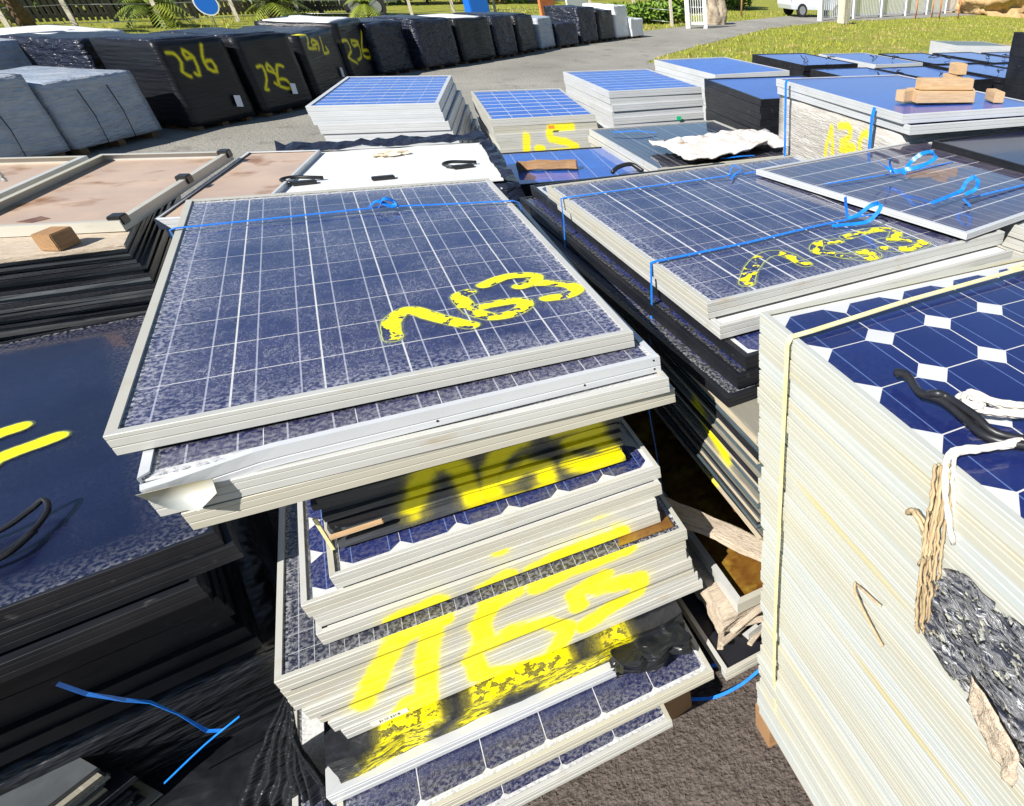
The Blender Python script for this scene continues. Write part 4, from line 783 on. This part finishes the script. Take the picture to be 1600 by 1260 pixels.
# low panels f and g in front of the back stacks
fpn = panel(T(1.08, 5.06, .86, -3), .92, .92, .045, 'cracked panel with a wood strip lying on it below the 1.5 stack', 'panels below the 1.5 stack', glass='glass_medium', cells=(6, 6, .148, .148, .145, 0, 'cell_sky_tint', None), frame='frame_black')
stack('below the panel with the wood strip', 'dark panel', 'panels below the 1.5 stack', T(1.08, 5.06, .858, -3), 6, .92, .92, .045, start=0, seed=41, frame='frame_black', dx=.02)
tag(ob('wrapped_load', film_box('wrapped_load', 'film_black', .98, .98, .58, .02, 7, 15), None, T(.59, 4.58, 0, -3)), 'black wrapped base under the panel with the wood strip', 'wrapped load')
tag(ob('wood_strip', bevbox('wood_strip', 'wood', -.20, .20, -.035, .035, 0, .05, .004, .012, 7, 5), None, T(.95, 4.95, .907, -16)), 'rough brown wood strip on the panel below the 1.5 stack', 'wood strip')
rope('black_hose', [(1.30, 4.60, .93), (1.36, 4.64, .95), (1.46, 4.66, .955), (1.52, 4.60, .92)], .014, 'cable_black', 'black rubber hose between the low panels', 'hose')
gpn = panel(T(2.10, 5.12, .93, 2), 1.15, 1.42, .045, 'dark ribbed panel partly under a crumpled white sheet', 'panels under the white sheet', glass='glass_medium', cells=(6, 8, .185, .172, .182, 0, 'cell_dark', None), frame='aluminium')
stack('under the crumpled white sheet', 'stained panel', 'panels under the white sheet', T(2.10, 5.12, .928, 2), 8, 1.15, 1.42, .046, start=1, seed=43, dx=.02)
tag(ob('wrapped_load', film_box('wrapped_load', 'film_black', 1.12, 1.40, .55, .015, 7, 25), None, T(1.54, 4.44, 0, 2)), 'black wrapped base under the panels with the white sheet', 'wrapped load')
bm = bmesh.new(); bmesh.ops.create_grid(bm, x_segments=34, y_segments=22, size=.5)
for v_ in bm.verts:
    x = v_.co.x * .98; y = v_.co.y * .62; nz = mnoise.fractal(Vector((x * 4, y * 5, 3)), 1, 2, 4)
    v_.co = Vector((x + .06 * nz, y + .10 * math.sin(x * 5) * .5 + .05 * nz, .03 + .05 * abs(nz) + .05 * max(0, .5 - abs(v_.co.y)) ))
me = bpy.data.meshes.new('white_sheet'); bm.to_mesh(me); bm.free(); me.materials.append(MT['sheet_white']); me.polygons.foreach_set('use_smooth', [True] * len(me.polygons))
wsx = tag(ob('white_sheet', me, None, T(2.22, 4.76, .985, 6)), 'crumpled stained white sheet thrown over the low panels', 'sheet'); s_ = wsx.modifiers.new('thick', 'SOLIDIFY'); s_.thickness = .012
strap([(1.62, 5.55, .99), (1.80, 5.50, 1.0), (1.95, 5.46, .985)], 'short bright blue strap piece on the ribbed dark panel', .03)
strap([(2.05, 4.45, .99), (2.2, 4.42, 1.0), (2.32, 4.45, .99)], 'blue strap peeping out below the white sheet', .025)
# glossy black cover at the right edge
stack('at the right edge beside the clear-wrapped stack', 'glossy black panel', 'glossy black panels at the right edge', T(3.19, 2.43, 1.352, 5), 9, 1.02, 1.04, .05, seed=45, frame='frame_black', back='backsheet_navy', glass='glass_far', dx=.012, dy=.03)
tag(ob('wrapped_load', film_box('wrapped_load', 'film_white', 1.0, 1.0, .88, .01, 6, 33), None, T(2.74, 1.89, 0, 5)), 'white wrapped base under the glossy black panels', 'wrapped load')
# low dark stacks by the grass
flats = [(6.35, 8.55, .93, 2), (7.5, 8.5, .93, 4), (8.65, 8.45, .95, 3), (7.55, 10.2, .95, 5), (8.75, 10.1, .95, 2), (9.95, 10.0, .96, 4), (9.8, 8.4, .95, 3), (6.3, 10.3, .95, 4), (11.15, 9.95, .96, 3)]
fn = ['nearest the dark back stack', 'second in the near row', 'third in the near row', 'leftmost in the far row', 'second in the far row', 'third in the far row', 'fourth in the near row', 'closest to the grass edge', 'rightmost in the far row']
for k, (x, y, z, yw) in enumerate(flats):
    fd = 'in the low stack %s' % fn[k]
    backstack(fd, 'black edged panel', 'panels of the low dark stacks by the grass', T(x, y, z, yw), 1.05, 1.5, .075, 5, None, frame='aluminium_clean' if k == 3 else 'frame_black', back='backsheet_sky_tint', seed=50 + k, toplabel='sky-blue shining panel on the low stack %s' % fn[k])
    tag(ob('wrapped_load', film_box('wrapped_load', 'film_black', 1.03, 1.48, z - .39, .012, 5, 40 + k), None, T(x - .5, y - .74, 0, yw)), 'dark wrapped base of the low stack %s' % fn[k], 'wrapped load')
    loose_cable(x - .2, y - .4, z, .09, 'left curled cable on the low dark stack %s' % fn[k], 60 + k)
    loose_cable(x + .25, y - .35, z, .09, 'right curled cable on the low dark stack %s' % fn[k], 80 + k)
backstack('in the pale stack far right', 'pale panel', 'panels of the pale stack far right', T(12.5, 13.0, .9, -8), 1.5, 1.1, .09, 6, None, frame='aluminium_clean', back='backsheet_black', seed=61, toplabel='bluish panel on top of the pale stack far right')
tag(ob('wrapped_load', film_box('wrapped_load', 'film_white', 1.4, 1.0, .35, .01, 5, 47), None, T(11.8, 12.6, 0, -8)), 'pale wrapped base of the pale stack far right', 'wrapped load')
stack('in the tall dark stack', 'bluish black panel bundle', 'bundles of the tall dark stack at right', T(8.85, 7.0, 1.50, 3), 5, 1.2, 1.5, .275, seed=63, frame='frame_black', back='backsheet_black', dx=.02, dy=.03, glass='glass_far')

# ------------------------------------------------------------------ row of wrapped pallets along the road
GW = 'wrapped pallets in the row along the road'
row = [((-2.1, 12.5), (-1.45, 13.25), 1.08, .95, 'film_black_P1', 'black wrapped pallet sprayed 296 with glossy left side, first of the 296 row'),
       ((-1.33, 13.35), (-.72, 14.15), 1.06, 1.3, 'film_black_P2', 'black wrapped pallet with 296 low on its front, second of the 296 row'),
       ((-.62, 14.5), (-.12, 16.0), .98, 1.3, 'film_black_P3', 'black wrapped pallet with small 296 near its top, third of the row'),
       ((-.04, 16.2), (.4, 17.6), 1.04, 1.3, 'film_black_P4', 'tall dark wrapped pallet with faint 296, fourth of the row'),
       ((.47, 17.4), (1.15, 18.2), .95, 1.3, 'film_blueblack', 'blue-black wrapped pallet right of the last 296 pallet'),
       ((1.37, 18.2), (2.2, 19.05), .96, 1.3, 'film_blueblack', 'blue-black wrapped pallet with creased film, second after the 296 ones'),
       ((2.32, 19.2), (3.17, 20.05), .93, 1.3, 'film_black', 'matt black wrapped pallet, third after the 296 ones'),
       ((3.29, 20.2), (3.86, 20.8), .93, 1.2, 'film_blueblack', 'narrow blue-black wrapped pallet, fourth after the 296 ones'),
       ((4.0, 21.0), (4.59, 21.8), .90, 1.2, 'film_black', 'creased black wrapped pallet, fifth after the 296 ones'),
       ((4.75, 22.0), (5.25, 22.5), .80, 1.2, 'film_grey', 'grey wrapped pallet between black ones'),
       ((5.35, 22.5), (6.1, 23.1), .62, 1.2, 'film_blueblack', 'low wide blue-black wrapped pallet in the far row'),
       ((6.3, 23.5), (7.0, 24.1), .98, 1.2, 'film_blueblack', 'tall blue-black wrapped pallet near the white boxes'),
       ((7.1, 24.2), (7.8, 24.9), .88, 1.2, 'film_black', 'last black wrapped pallet before the white boxes'),
       ((7.9, 25.0), (8.5, 25.5), .98, 1.2, 'film_white', 'tall white wrapped pallet at the end of the row'),
       ((8.55, 25.4), (9.16, 25.9), .60, .8, 'film_white', 'low white box at the very end of the row')]
for k, (a, b, h, d, mt, lab) in enumerate(row):
    ax, ay = a; L = math.hypot(b[0] - ax, b[1] - ay); yw = math.degrees(math.atan2(b[1] - ay, b[0] - ax))
    M = T(ax, ay, 0, yw)
    wr = tag(ob('wrapped_load', film_box('wrapped_load', mt, L, d, h * .94 - .05, .012 if k < 4 else .028, 12, 70 + k, 3.0, .02), None, M), lab, 'wrapped load', GW)
    # strokes are measured from the ground: shift the mesh instead of the material
    wr.data.transform(Matrix.Translation((0, 0, .05))); wr.matrix_world = M
    pallet(M @ T(L / 2, d / 2, 0), L - .10, d - .10, 'wooden pallet under the %s' % lab.split(',')[0], 'wooden pallets of the row along the road', 'wood_shaded')
    if k < 3: ob('paper_label', box('paper_label', 'paper', -.05, .05, -.002, 0, -.07, .07), wr, T(L * (.78 if k != 1 else .66), -.03, .30 if k else .27, 0, 0, 8))
    if k < 9: ob('top_sheet', film_box('top_sheet', 'film_white' if k in (3, 6) else 'film_blueblack', L * .9, d * .8, .03, .02, 6, k + 2), wr, T(L * .05, d * .1, h * .94 - .010))
# grey wrapped loads at the left
gl = [((-3.95, 10.35), (-3.12, 11.28), .84, 1.2, 'film_grey', 'grey wrapped load at the left picture edge'), ((-3.06, 11.32), (-2.42, 12.36), .74, 1.2, 'film_grey', 'grey wrapped load beside the first 296 pallet'),
      ((-4.95, 12.4), (-4.0, 13.5), .98, 1.2, 'film_grey', 'translucent wrapped load behind the grey ones, leftmost'), ((-3.95, 13.5), (-3.5, 14.1), .94, 1.0, 'film_grey', 'narrow grey wrapped load behind the grey ones'),
      ((-3.4, 14.0), (-2.75, 14.9), .98, 1.2, 'film_white', 'white wrapped load behind the grey ones'), ((-2.95, 13.3), (-2.35, 14.1), .98, 1.2, 'film_blueblack', 'blue-black wrapped load behind the first 296 pallet')]
for k, (a, b, h, d, mt, lab) in enumerate(gl):
    ax, ay = a; L = math.hypot(b[0] - ax, b[1] - ay); M = T(ax, ay, 0, math.degrees(math.atan2(b[1] - ay, b[0] - ax)))
    wr = tag(ob('wrapped_load', film_box('wrapped_load', mt, L, d, h - .07, .012, 12, 90 + k, 3.0, .02), None, M @ T(0, 0, .07)), lab, 'wrapped load', 'grey wrapped loads at the left')
    pallet(M @ T(L / 2, d / 2, 0), L - .10, d - .10, 'wooden pallet under the %s' % lab, 'wooden pallets at the left', 'wood_shaded')
    if k < 2:
        for q in (.3, .62): ob('film_seam', tube([(L * q, -.028, .0), (L * q + .03, -.03, .3), (L * q, -.028, h - .17)], .006, 'film_blueblack', 'film_seam', 5), wr)

# ------------------------------------------------------------------ background
def leafmass(name, label, cat, pts, n, leaf, mat, group=None, seed=1, parent=None, shape=None):
    """many leaf-sized faces spread through ellipsoids (x,y,z,rx,ry,rz)"""
    r = random.Random(seed); a = Acc(); tot = sum(p[3] * p[4] * p[5] for p in pts)
    for (x, y, z, rx, ry, rz) in pts:
        for _ in range(int(n * rx * ry * rz / tot)):
            while True:
                u = Vector((r.uniform(-1, 1), r.uniform(-1, 1), r.uniform(-1, 1)))
                if u.length < 1 and u.length > .45 * r.random(): break
            c = Vector((x + u.x * rx, y + u.y * ry, z + u.z * rz)); s = leaf * r.uniform(.6, 1.4)
            d1 = Vector((r.gauss(0, 1), r.gauss(0, 1), r.gauss(0, 1))).normalized(); d2 = d1.orthogonal().normalized()
            a.add([c - d1 * s, c + d2 * s * .45, c + d1 * s, c - d2 * s * .45], [(0, 1, 2, 3)])
    me = a.me(name, mat)
    return me
def hedge(name, label, x0, y0, x1, y1, h, mat, seed, n=9000, wid=1.2, cat='hedge'):
    L = math.hypot(x1 - x0, y1 - y0); k = max(2, int(L / 1.6)); r = random.Random(seed)
    pts = [(x0 + (x1 - x0) * i / k + r.uniform(-.4, .4), y0 + (y1 - y0) * i / k + r.uniform(-.4, .4), h * .5, 1.3, wid, h * r.uniform(.45, .62)) for i in range(k + 1)]
    root = empty(name, T(0, 0, 0), label, cat)
    ob('crown', leafmass('crown', '', '', pts, n, .14, mat, seed=seed), root)
    a = Acc()
    for p in pts[::2]: a.box(p[0] - .06, p[0] + .06, p[1] - .06, p[1] + .06, 0, h * .7)
    ob('stem', a.me('stem', 'trunk'), root); return root
hedge('hedge', 'dark hedge behind the left fence', -14, 30.5, -1.5, 38.0, 2.6, 'leaf_hedge', 3, 9000)
hedge('hedge', 'clipped dark green hedge beyond the road at right', 15.5, 39.5, 23.0, 45.5, 2.4, 'leaf_light', 5, 9000)
hedge('hedge', 'bushy hedge behind the truck', -1.5, 41, 9, 46, 2.4, 'leaf_light', 8, 7000)
hedge('bush', 'low green bush behind the wire fence beside the gate', 10.3, 32.0, 12.2, 33.2, .7, 'leaf_light', 9, 2500, .5, 'bush')
def fence(name, label, x0, y0, x1, y1, h, pitch, mat, postmat, nposts, lift=.05, pw=.06, rails=(.15, .85), slatw=.6):
    L = math.hypot(x1 - x0, y1 - y0); M = T(x0, y0, 0, math.degrees(math.atan2(y1 - y0, x1 - x0))); root = empty(name, M, label, 'fence')
    a = Acc(); n = int(L / pitch)
    for i in range(n): a.box(i * pitch, i * pitch + pitch * slatw, -.012, .012, lift, h)
    s = ob('slats', a.me('slats', mat), root, kind='stuff')
    for q in rails: ob('rail', box('rail', mat, 0, L, .013, .05, h * q, h * q + .09), root)
    pm = box('post', postmat, -pw, pw, -pw, pw, 0, h + .06)
    for i in range(nposts): ob('post', pm, root, T(L * i / (nposts - 1), .03 if postmat == mat else -.02, 0))
    return root
fence('slat_fence', 'dark wooden slat fence on the grass at the left', -13, 24.8, 1.4, 37.5, .85, .16, 'fence_dark', 'fence_dark', 9)
fence('picket_fence', 'white metal picket fence along the grass at right', 22.4, 35.0, 46.5, 48.3, 1.5, .22, 'paint_white', 'paint_white', 8, .12, .12, (.07, .9), .42)
# pale posts with wires
wf = empty('wire_fence', T(0, 0, 0), 'wire fence with leaning pale posts behind the pallet row', 'fence')
pps = [(-6.99, 26.31), (-6.14, 28.14), (-4.41, 29.07), (-2.79, 31.4), (-1.08, 32.75), (2.6, 33.96), (4.34, 35.67), (6.21, 36.82), (8.4, 37.6), (10.0, 35.0), (11.2, 32.6), (12.1, 30.6)]
pm = box('post', 'concrete', -.05, .05, -.05, .05, 0, 1.9)
for x, y in pps: ob('post', pm, wf, T(x, y, 0))
for z in (.15, .55, .95, 1.35, 1.75):
    for (a, b) in zip(pps[:-1], pps[1:]): ob('wire', tube([(a[0], a[1], z), (b[0], b[1], z)], .008, 'steel_zinc', 'wire', 4), wf)
def palm(x, y, h, label, seed, n=22, s=1.0, lean=0.0):
    r = random.Random(seed); root = empty('palm_tree', T(x, y, 0), label, 'palm tree', 'young palms behind the pallet row')
    ob('trunk', tube([(0, 0, 0), (lean * .4, 0, h * .5), (lean, 0, h)], [.16 * s, .14 * s, .12 * s], 'trunk', 'trunk', 9), root)
    for k in range(n):
        a = Acc(); az = r.uniform(0, 6.283); el = r.uniform(-.25, 1.25); ln = s * r.uniform(.9, 1.35)
        d = Vector((math.cos(az), math.sin(az), 0)); side = Vector((-d.y, d.x, 0)); pts = []
        for q in range(9):
            t = q / 8; pts.append(Vector((lean, 0, h)) + d * ln * t * math.cos(el) + Vector((0, 0, ln * (t * math.sin(el) - .75 * t * t))))
        for q in range(1, 9):
            t = q / 8; lw = .34 * s * math.sin(math.pi * min(1, .15 + t * .8)); dv = (pts[q] - pts[q - 1]).normalized()
            for sg in (-1, 1):
                for o_2 in (0, .5):
                    p = pts[q - 1].lerp(pts[q], o_2); e = p + side * sg * lw + dv * lw * .6 - Vector((0, 0, lw * .3))
                    a.add([p - dv * .02, p + dv * .035, e], [(0, 1, 2)])
        ob('frond', a.me('frond', 'leaf_palm'), root)
    return root
palm(-6.7, 26.7, 1.5, 'dark-trunked leaning palm at the top left corner', 3, 18, 1.1, -.2)
palm(-4.55, 29.4, .45, 'yellow-green young palm left of the blue sign', 4, 24, 1.1)
palm(-1.75, 31.9, .5, 'yellow-green young palm right of the blue sign', 5, 24, 1.2)
palm(1.05, 32.0, .5, 'short palm standing before the truck', 6, 18, .8)
palm(5.4, 36.0, 1.2, 'small palm beside the pale posts behind the row', 7, 18, .9)
palm(8.9, 37.5, 1.3, 'small palm behind the white boxes', 8, 18, .9)
sg_ = empty('road_sign', T(-3.2, 29.2, 0, 12), 'round blue sign with a white arrow on a pale post', 'road sign')
def disc(r, y0, y1, mat, nm, n=32):
    v = [(r * math.cos(6.2832 * k / n), y, r * math.sin(6.2832 * k / n)) for y in (y0, y1) for k in range(n)]
    return mesh(nm, v, [tuple(range(n)), tuple(range(n, 2 * n))[::-1]] + [(k, n + k, n + (k + 1) % n, (k + 1) % n) for k in range(n)], mat)
ob('post', tube([(0, .03, 0), (0, .03, .78)], .03, 'steel_zinc', 'post', 8), sg_)
ob('border', disc(.30, -.01, .01, 'paint_white', 'border'), sg_, T(0, 0, .58)); ob('face', disc(.265, -.014, -.0105, 'sign_blue', 'face'), sg_, T(0, 0, .58))
ar = Acc(); ar.add([(-.22, -.017, .035), (.02, -.017, .035), (.02, -.017, -.035), (-.22, -.017, -.035)], [(0, 3, 2, 1)]); ar.add([(0, -.017, .15), (.06, -.017, .15), (.23, -.017, 0), (.06, -.017, -.15), (0, -.017, -.15), (.12, -.017, 0)], [(0, 5, 4, 3, 2, 1)])
ob('arrow', ar.me('arrow', 'paint_white'), sg_, T(0, 0, .58, 0, 0, 20) @ Matrix.Scale(.8, 4))
# trailer truck behind the row
tk = empty('truck', T(.3, 34.3, 0, 5), 'pale twin-axle truck parked behind the wire fence', 'truck')
ob('chassis', bevbox('chassis', 'steel_zinc', -1.6, 1.9, -.5, .5, .48, .62, .03), tk)
ob('load_body', bevbox('load_body', 'paint_white', -1.6, 1.9, -.75, .75, .72, 1.9, .04), tk)
ob('cab', bevbox('cab', 'paint_white', -2.9, -1.7, -.75, .75, .45, 1.9, .12), tk)
for x in (.35, 1.05, -2.3):
    wm = ob('wheel', cyl([(x, -.78, .36), (x, -.52, .36)], .36, 'tyre', 'wheel', 20), tk); ob('hub', cyl([(x, -.80, .36), (x, -.785, .36)], .2, 'rim', 'hub', 14), wm)
    ob('mudguard', tube([(x + .44 * math.cos(q), -.66, .36 + .44 * math.sin(q)) for q in [i * math.pi / 8 for i in range(9)]], .03, 'steel_zinc', 'mudguard', 5), tk)
# white sheets and orange thing behind the row
tag(ob('orange_barrier', bevbox('orange_barrier', 'paint_orange', -.35, .35, -.05, .05, 0, 1.2, .02), None, T(6.6, 28.6, 0, 30)), 'orange board behind the far wrapped pallets', 'barrier')
tag(ob('white_board', bevbox('white_board', 'paint_white', -.5, .5, -.03, .03, 0, 1.35, .01), None, T(7.6, 28.3, 0, 30)), 'white board beside the orange one behind the pallets', 'board')
tag(ob('blue_bin', bevbox('blue_bin', 'sign_blue', -.4, .4, -.25, .25, 0, .75, .03), None, T(4.9, 33.0, 0, 20)), 'small blue and white bin behind the wire fence', 'bin')
def wallthing(name, label, x0, y0, x1, y1, h, mat):
    L = math.hypot(x1 - x0, y1 - y0); M = T(x0, y0, 0, math.degrees(math.atan2(y1 - y0, x1 - x0))); r_ = empty(name, M, label, 'building')
    ob('wall', box('wall', mat, 0, L, 0, 6, 0, h), r_); ob('roof', box('roof', 'roof_dark', -.3, L + .3, -.3, 6.3, h, h + .2), r_)
    for k in range(int(L / 3)):
        wn = ob('window', box('window', 'paint_white', k * 3 + 1, k * 3 + 2.2, -.04, -.002, 1.0, 2.1), r_); ob('pane', box('pane', 'car_glass', k * 3 + 1.08, k * 3 + 2.12, -.06, -.041, 1.08, 2.02), wn)
    return r_
wallthing('brick_building', 'low brick building far behind the gate', 9.0, 47.0, 22.0, 58.0, 2.8, 'brick_wall')
wallthing('plaster_building', 'pale building behind the dark hedge at left', -20, 36, -3, 49.0, 3.0, 'wall_plaster')
# dark parked van glimpsed at the top left
vn = empty('parked_van', T(-7.5, 33.5, 0, 40), 'dark van standing behind the slat fence at top left', 'van')
ob('body', bevbox('body', 'roof_dark', -2.2, 2.2, -.9, .9, .3, 1.9, .15), vn); ob('window', bevbox('window', 'car_glass', -1.4, 1.5, -.93, -.88, 1.15, 1.7, .02), vn)
for x in (-1.4, 1.4): ob('wheel', cyl([(x, -.95, .33), (x, -.7, .33)], .33, 'tyre', 'wheel', 18), vn)
# gate
gt = empty('white_gate', T(12.45, 29.7, 0, 3), 'open white gate leaf with grid bars beside the road', 'gate')
for x in (0, .80): ob('post', box('post', 'paint_white', x - .07, x + .07, -.07, .07, 0, 2.2), gt)
for z in (.12, 1.95): ob('rail', box('rail', 'paint_white', .07, .73, -.03, .03, z, z + .1), gt)
for k in range(1, 6): ob('bar', box('bar', 'paint_white', .07 + .11 * k - .012, .07 + .11 * k + .012, -.012, .012, .22, 1.95), gt)
for k in range(1, 7): ob('cross_bar', box('cross_bar', 'paint_white', .07, .73, .0125, .03, .2 + k * .25, .225 + k * .25), gt)
tag(ob('boulder', lump('boulder', 'stone', .48, .4, .85, .45, 1.4, 4, 6), None, T(14.85, 32.1, .25)), 'pale brown boulder at the roadside by the gate', 'boulder')
tag(ob('concrete_post', bevbox('concrete_post', 'concrete', -.28, .28, -.22, .22, 0, 1.15, .03, .02, 4, 3), None, T(22.45, 32.9, 0, 20)), 'stubby beige concrete post in the grass by the white fence', 'post')
for k, (x, y) in enumerate(((31.1, 37.6), (33.7, 39.1), (33.4, 38.0), (35.3, 38.3))):
    tag(ob('marker_pole', tube([(0, 0, 0), (.02, 0, .9), (0, .03, 1.8)], .05, 'paint_orange', 'marker_pole', 7), None, T(x, y, 0)), ['leftmost orange pole', 'second orange pole from the left', 'third orange pole from the left', 'rightmost orange pole'][k] + ' before the white fence', 'pole', 'orange poles in the grass')
tag(ob('earth_mound', lump('earth_mound', 'earth', 5.2, 4.2, 2.4, .30, 2.2, 5, 9), None, T(46.5, 44.5, .3)), 'heap of orange-brown earth at the top right corner', 'mound')
tag(ob('leaning_stake', tube([(0, 0, 0), (.12, 0, 1.6)], .05, 'wood', 'leaning_stake', 7), None, T(18.5, 36.8, 0)), 'leaning wooden stake beyond the road', 'stake')
tag(ob('thin_stake', tube([(0, 0, 0), (.0, 0, 1.6)], .03, 'wood', 'thin_stake', 7), None, T(16.6, 35.8, 0)), 'thin upright stake beyond the road', 'stake')
# car
cr = empty('parked_car', T(24.0, 38.4, 0, -2), 'silver hatchback parked at the roadside by the white fence', 'car')
pr = [(-1.85, .35), (-1.93, .55), (-1.90, .95), (-1.62, 1.42), (-1.3, 1.50), (.2, 1.48), (.95, 1.0), (1.75, .88), (1.92, .65), (1.9, .35)]
v = []; nn = len(pr)
for (y, s) in ((-.83, 1), (.83, 1)):
    for (x, z) in pr: v.append((x, y * (1 if z < 1.02 else .84), z))
bd = mesh('body', v, [tuple(range(nn))[::-1] if False else tuple(range(nn)), tuple(range(nn, 2 * nn))[::-1]] + [(i, i + nn, (i + 1) % nn + nn, (i + 1) % nn) for i in range(nn)], 'car_paint')
ob('body', bd, cr)
ob('side_window', mesh('side_window', [(-1.45, -.835, 1.0), (.75, -.835, 1.0), (.15, -.708, 1.42), (-1.25, -.708, 1.43)], [(0, 1, 2, 3)], 'car_glass'), cr, T(0, -.012, 0))
ob('rear_window', mesh('rear_window', [(-1.885, -.6, 1.02), (-1.885, .6, 1.02), (-1.66, .55, 1.40), (-1.66, -.55, 1.40)], [(0, 1, 2, 3)], 'car_glass'), cr, T(-.02, 0, 0))
for y in (-.74, .74): ob('tail_light', bevbox('tail_light', 'lamp_red', -1.95, -1.86, y - .09, y + .09, .78, 1.05, .02), cr)
for x in (-1.2, 1.2):
    for y in (-.80, .80):
        wm = ob('wheel', cyl([(x, y - .09, .31), (x, y + .09, .31)], .31, 'tyre', 'wheel', 22), cr)
        ob('rim', cyl([(x, y + math.copysign(.092, y), .31), (x, y + math.copysign(.10, y), .31)], .2, 'rim', 'rim', 14), wm)
# grass tufts on the lawn at the right and behind the row
a = Acc(); rg = random.Random(5)
def inside(x, y, poly):
    c = False
    for (x0, y0), (x1, y1) in zip(poly, poly[1:] + poly[:1]):
        if (y0 > y) != (y1 > y) and x < (x1 - x0) * (y - y0) / (y1 - y0) + x0: c = not c
    return c
cnt = 0
while cnt < 26000:
    x = rg.uniform(6, 42); y = rg.uniform(10, 42)
    if cnt % 5 == 0: x = rg.uniform(-12, 16); y = rg.uniform(14, 36)
    if inside(x, y, yard): continue
    cnt += 1; hgt = rg.uniform(.04, .11); an = rg.uniform(0, 6.28); wd = rg.uniform(.012, .03)
    c, s = math.cos(an), math.sin(an); a.add([(x - c * wd, y - s * wd, -.006), (x + c * wd, y + s * wd, -.006), (x + rg.uniform(-.05, .05), y + rg.uniform(-.05, .05), hgt)], [(0, 1, 2)])
tag(ob('grass', a.me('grass', 'grass_blade'), kind='stuff'), 'short green and dry grass beside the road', 'grass')
# loose gravel on the near ground
a = Acc(); ro = ((0, 0, 1), (.9, 0, .1), (-.45, .78, .1), (-.45, -.78, .1), (0, 0, -.6))
for _ in range(11000):
    x = rg.uniform(-.5, .75); y = rg.uniform(.25, 1.35); s = rg.choice((.002, .003, .003, .004, .004, .005, .007, .009)) * rg.uniform(.7, 1.2); an = rg.uniform(0, 6.28); c, sn = math.cos(an), math.sin(an); kx = rg.uniform(.7, 1.3)
    a.add([(x + (px * c * kx - py * sn) * s, y + (px * sn * kx + py * c) * s, .002 + pz * s * .7) for px, py, pz in ro], [(0, 1, 2), (0, 2, 3), (0, 3, 1), (4, 2, 1), (4, 3, 2), (4, 1, 3)])
tag(ob('gravel', a.me('gravel', 'gravel'), kind='stuff'), 'fine dark gravel on the yard between the stacks', 'gravel')
strap([(.34, 1.19, .03), (.42, 1.15, .035), (.52, 1.135, .06), (.62, 1.14, .10)], 'blue strap loop on the ground in the gap before the pale stack', .012, (.3, 1, .4), 4)
strap([(.38, 1.25, .10), (.48, 1.20, .14), (.60, 1.17, .20)], 'taut blue strap just above the ground strap in the gap', .014, (.3, 1, .4), 4)
